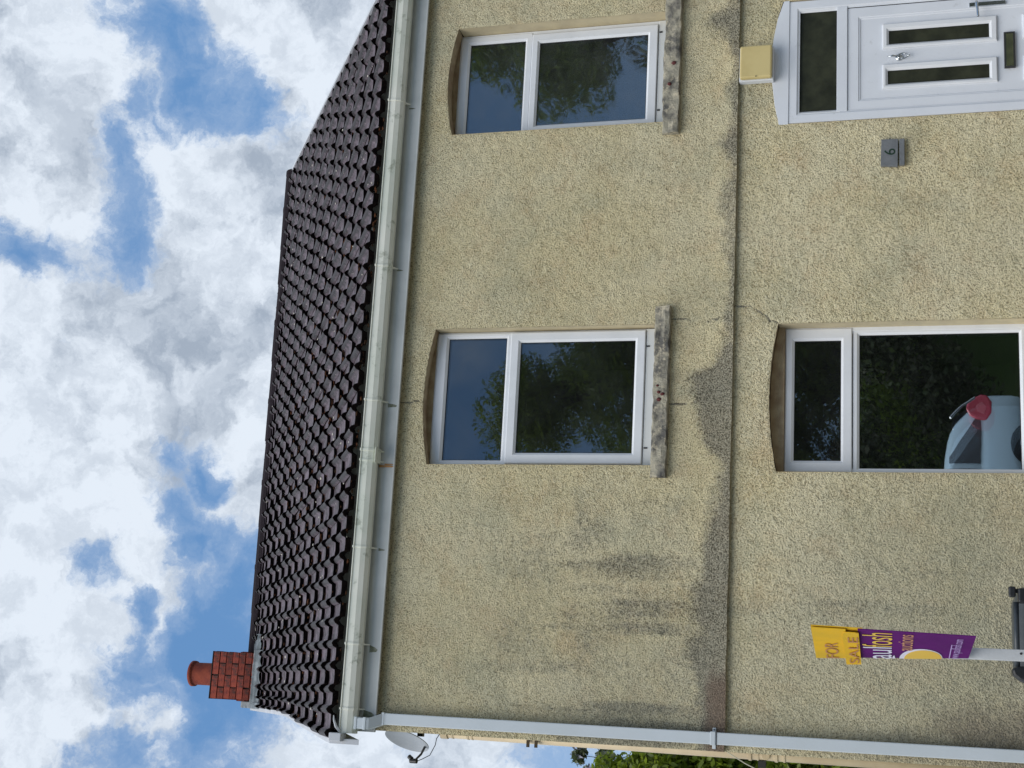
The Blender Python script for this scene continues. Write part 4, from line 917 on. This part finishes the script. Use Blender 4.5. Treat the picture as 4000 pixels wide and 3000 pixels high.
def tree(name, x, y, h, r, seed, mats, nleaf, leaf, label, cat='tree', spread=1.0, crown0=.3, group=None, extra=()):
    R_ = random.Random(seed); root = tag(empty(name, (x, y, 0)), label, cat, group)
    t = MB(); t.tube([(x,y,-.05),(x+R_.uniform(-.1,.1),y,h*.3),(x+R_.uniform(-.3,.3),y,h*.6),(x+R_.uniform(-.3,.3),y,h*.92)], [h*.022,h*.016,h*.009,h*.002], 8)
    cs = []
    for i in range(44):
        z = h*R_.uniform(crown0, .96); q = math.sin(math.pi * min(1, ((z/h)-crown0)/(1-crown0)*.7+.28)); a = R_.uniform(0, 2*math.pi); rr = r*q*R_.uniform(.25, 1)*spread
        e_ = (x+rr*math.cos(a), y+rr*math.sin(a), z); cs.append((*e_, r*R_.uniform(.16,.36)))
        t.tube([(x,y,z-h*.16),((x+e_[0])/2,(y+e_[1])/2,z-h*.06),e_], [h*.006,h*.004,h*.0015], 5)
    cs += list(extra)
    t.build('trunk', 'bark', root, smooth=True)
    link('crown', leaf_mesh('crown', cs, nleaf, leaf, seed, mats), root)
    return root
# seen past the left corner of the house
tree('garden_tree', -.78, 8.4, 5.7, 1.0, 11, ['leaf2','leaf','leaf3'], 46000, .05, 'yellow-green leafy tree beyond the left corner of the house', crown0=.03, extra=[(-.62 + .12*math.sin(k*2.1), 8.4 + .2*math.cos(k*1.7), .2 + k*.19, .40) for k in range(26)])
e_t = tag(empty('budding_shrub', (-.8, 10.8, 0)), 'sparse twiggy shrub top against the sky at the left corner', 'shrub')
b = MB(); R_ = random.Random(5); cs = []
for i in range(9):
    x0, y0 = -.80, 10.8; a = R_.uniform(-.55, .55); z1 = R_.uniform(5.3, 6.45); tip = (x0 + .15 + a*.7, y0 + R_.uniform(-.5,.5), z1); b.tube([(x0+a*.2,y0,0),(x0+a*.4,y0,3.5),tip], [.03,.016,.004], 5)
    cs.append((*tip, .14))
b.build('stem', 'bark', e_t); link('foliage', leaf_mesh('foliage', cs, 1500, .045, 5, ['leaf3','blossom']), e_t)
# across the street, mirrored in the windows
tree('street_tree', 8.0, -24, 12.0, 4.6, 21, ['leaf','leaf2','leaf3'], 60000, .075, 'leafy broad tree across the street mirrored in the middle window', crown0=.18, group='trees across the street')
tree('street_tree', 18.4, -25, 14.0, 4.6, 31, ['leaf','leaf3','leaf2'], 50000, .075, 'tall loose tree across the street mirrored in the right window', crown0=.2, group='trees across the street')
tree('street_tree', 23.5, -27, 16.5, 4.8, 32, ['leaf3','leaf'], 30000, .10, 'dark tree across the street right of the tall loose tree', crown0=.2, group='trees across the street')
tree('street_tree', 14.6, -29, 10.2, 3.6, 33, ['leaf3','leaf'], 30000, .10, 'low dark tree across the street between the two bigger trees', crown0=.1, group='trees across the street')
tree('street_tree', 2.6, -28, 10.0, 3.8, 34, ['leaf3','leaf'], 26000, .10, 'low dark tree across the street left of the broad tree', crown0=.1, group='trees across the street')
hd = []; R_ = random.Random(8)
for i in range(150): hd.append((-12 + i*.28, -19.3 + R_.uniform(-.4,.4), R_.uniform(.4, 3.6), R_.uniform(.6, 1.0)))
bk = MB(); bk.add([(-60,-21,-.1),(80,-21,-.1),(80,-27,3.2),(-60,-27,3.2),(-60,-60,6),(80,-60,6)], [(0,1,2,3),(3,2,5,4)]); tag(bk.build('backing_bank', 'grass', fix=False), kind='structure')  # unseen bank added as dark backing so no sky mirrors through the hedge
hdg = link('hedge', leaf_mesh('hedge', hd, 60000, .075, 9, ['leaf4','leaf3'])); tag(hdg, 'tall dark hedge along the far side of the street', 'hedge')

# ------------------------------------------------------------------ parked car mirrored in the ground floor window
car = tag(empty('parked_car', (2.6, -11.5, -.046)), 'white hatchback parked on the street behind the photographer', 'car')
def loftx(secs):      # sections at growing x: (x, half width profile list of (y offset, z))
    e = MB(); n_ = len(secs[0][1]); vs = []
    for x, pr in secs: vs += [(x, -11.5 + y, z) for y, z in pr]
    fs = [(i*n_+k, i*n_+(k+1) % n_, (i+1)*n_+(k+1) % n_, (i+1)*n_+k) for i in range(len(secs)-1) for k in range(n_)]
    fs += [tuple(range(n_)), tuple(range(len(secs)*n_-1, (len(secs)-1)*n_-1, -1))]
    return e.add(vs, fs)
def sec(hw, zb, zm, ztp, tw): return [(-hw*.92,zb),(-hw,zm*.62),(-hw*.98,zm),(-tw,ztp),(-tw*.6,ztp+.02),(tw*.6,ztp+.02),(tw,ztp),(hw*.98,zm),(hw,zm*.62),(hw*.92,zb)]
body = loftx([(.62,sec(.62,.35,.62,.66,.5)),(.75,sec(.80,.2,.72,.76,.62)),(1.6,sec(.86,.18,.88,.93,.7)),(2.2,sec(.87,.18,.93,.96,.7)),(4.2,sec(.88,.2,.98,1.0,.7)),(4.62,sec(.84,.28,.98,1.0,.68)),(4.72,sec(.76,.38,.86,.9,.6))])
bo = body.build('body', 'carpaint', car, smooth=True); q = bo.modifiers.new('round', 'SUBSURF'); q.levels = q.render_levels = 2
cab = loftx([(1.62,sec(.80,.9,.94,.96,.68)),(2.35,sec(.80,.9,.96,1.40,.60)),(2.9,sec(.80,.9,.97,1.46,.60)),(3.9,sec(.80,.9,.98,1.44,.58)),(4.28,sec(.78,.9,1.0,1.36,.56)),(4.60,sec(.76,.9,1.0,1.02,.6))])
bo = cab.build('cabin', 'carpaint', car, smooth=True); q = bo.modifiers.new('round', 'SUBSURF'); q.levels = q.render_levels = 2
for x0, x1, z0, z1, x2, x3 in ((1.98,2.86,.965,1.385,2.46,2.86),(2.94,3.60,.97,1.40,2.94,3.62),(3.68,4.42,.975,1.38,3.70,3.80)):
    for s_ in (-1, 1):
        w1_, w2_ = .802, .645
        e = MB(); e.add([(x0,-11.5-s_*w1_,z0),(x1,-11.5-s_*w1_,z0),(x3,-11.5-s_*w2_,z1),(x2,-11.5-s_*w2_,z1)], [(0,1,2,3)]); o = e.build('side_window', 'carglass', car, fix=False)
        sm_ = o.modifiers.new('thick', 'SOLIDIFY'); sm_.thickness = .02; sm_.offset = 0
e = MB(); e.add([(1.70,-12.15,.985),(1.70,-10.85,.985),(2.30,-10.95,1.375),(2.30,-12.05,1.375)], [(0,1,2,3)]); o = e.build('windscreen', 'carglass', car, fix=False); o.modifiers.new('thick','SOLIDIFY').thickness = .03
e = MB(); e.add([(4.60,-12.1,1.03),(4.60,-10.9,1.03),(4.36,-11.0,1.33),(4.36,-12.0,1.33)], [(0,1,2,3)]); o = e.build('rear_window', 'carglass', car, fix=False); o.modifiers.new('thick','SOLIDIFY').thickness = .05
for s_ in (-1, 1):
    y = -11.5 - s_*.80
    e = MB(); e.prism([(4.28,.90),(4.30,1.02),(4.36,1.12),(4.45,1.17),(4.54,1.15),(4.62,1.06),(4.67,.96),(4.66,.88),(4.56,.82),(4.38,.83)], 'y', y-.065, y+.05); e.build('tail_lamp', 'tail', car, bevel=.03); e = MB(); e.prism([(4.36,.93),(4.40,1.02),(4.50,1.03),(4.56,.95),(4.48,.89)], 'y', y-.072, y+.057); e.build('lamp_lens', 'lens', car, bevel=.01)
    e = MB(); e.tube([(4.60,y+s_*-.12,1.05),(4.47,y+s_*-.16,1.22),(4.28,y+s_*-.22,1.37)], .018, 8); e.build('rear_screen_trim', 'chrome', car)
    e = MB(); e.prism([(.70,.58),(.76,.70),(1.05,.78),(1.0,.62)], 'y', y-.03, y+.05); e.build('headlight', 'chrome', car, bevel=.02)
    for x in (1.45, 3.95):
        e = MB(); e.tube([(x,y-.09,.27),(x,y+.09,.27)], .31, 28); wh = e.build('wheel', 'tyre', car, bevel=.02)
        e = MB(); e.tube([(x,y-.095,.27),(x,y+.095,.27)], .19, 20); e.build('rim', 'chrome', wh, bevel=.01)
for o in S.objects:
    if o.parent is car or (o.parent and o.parent.parent is car): pass
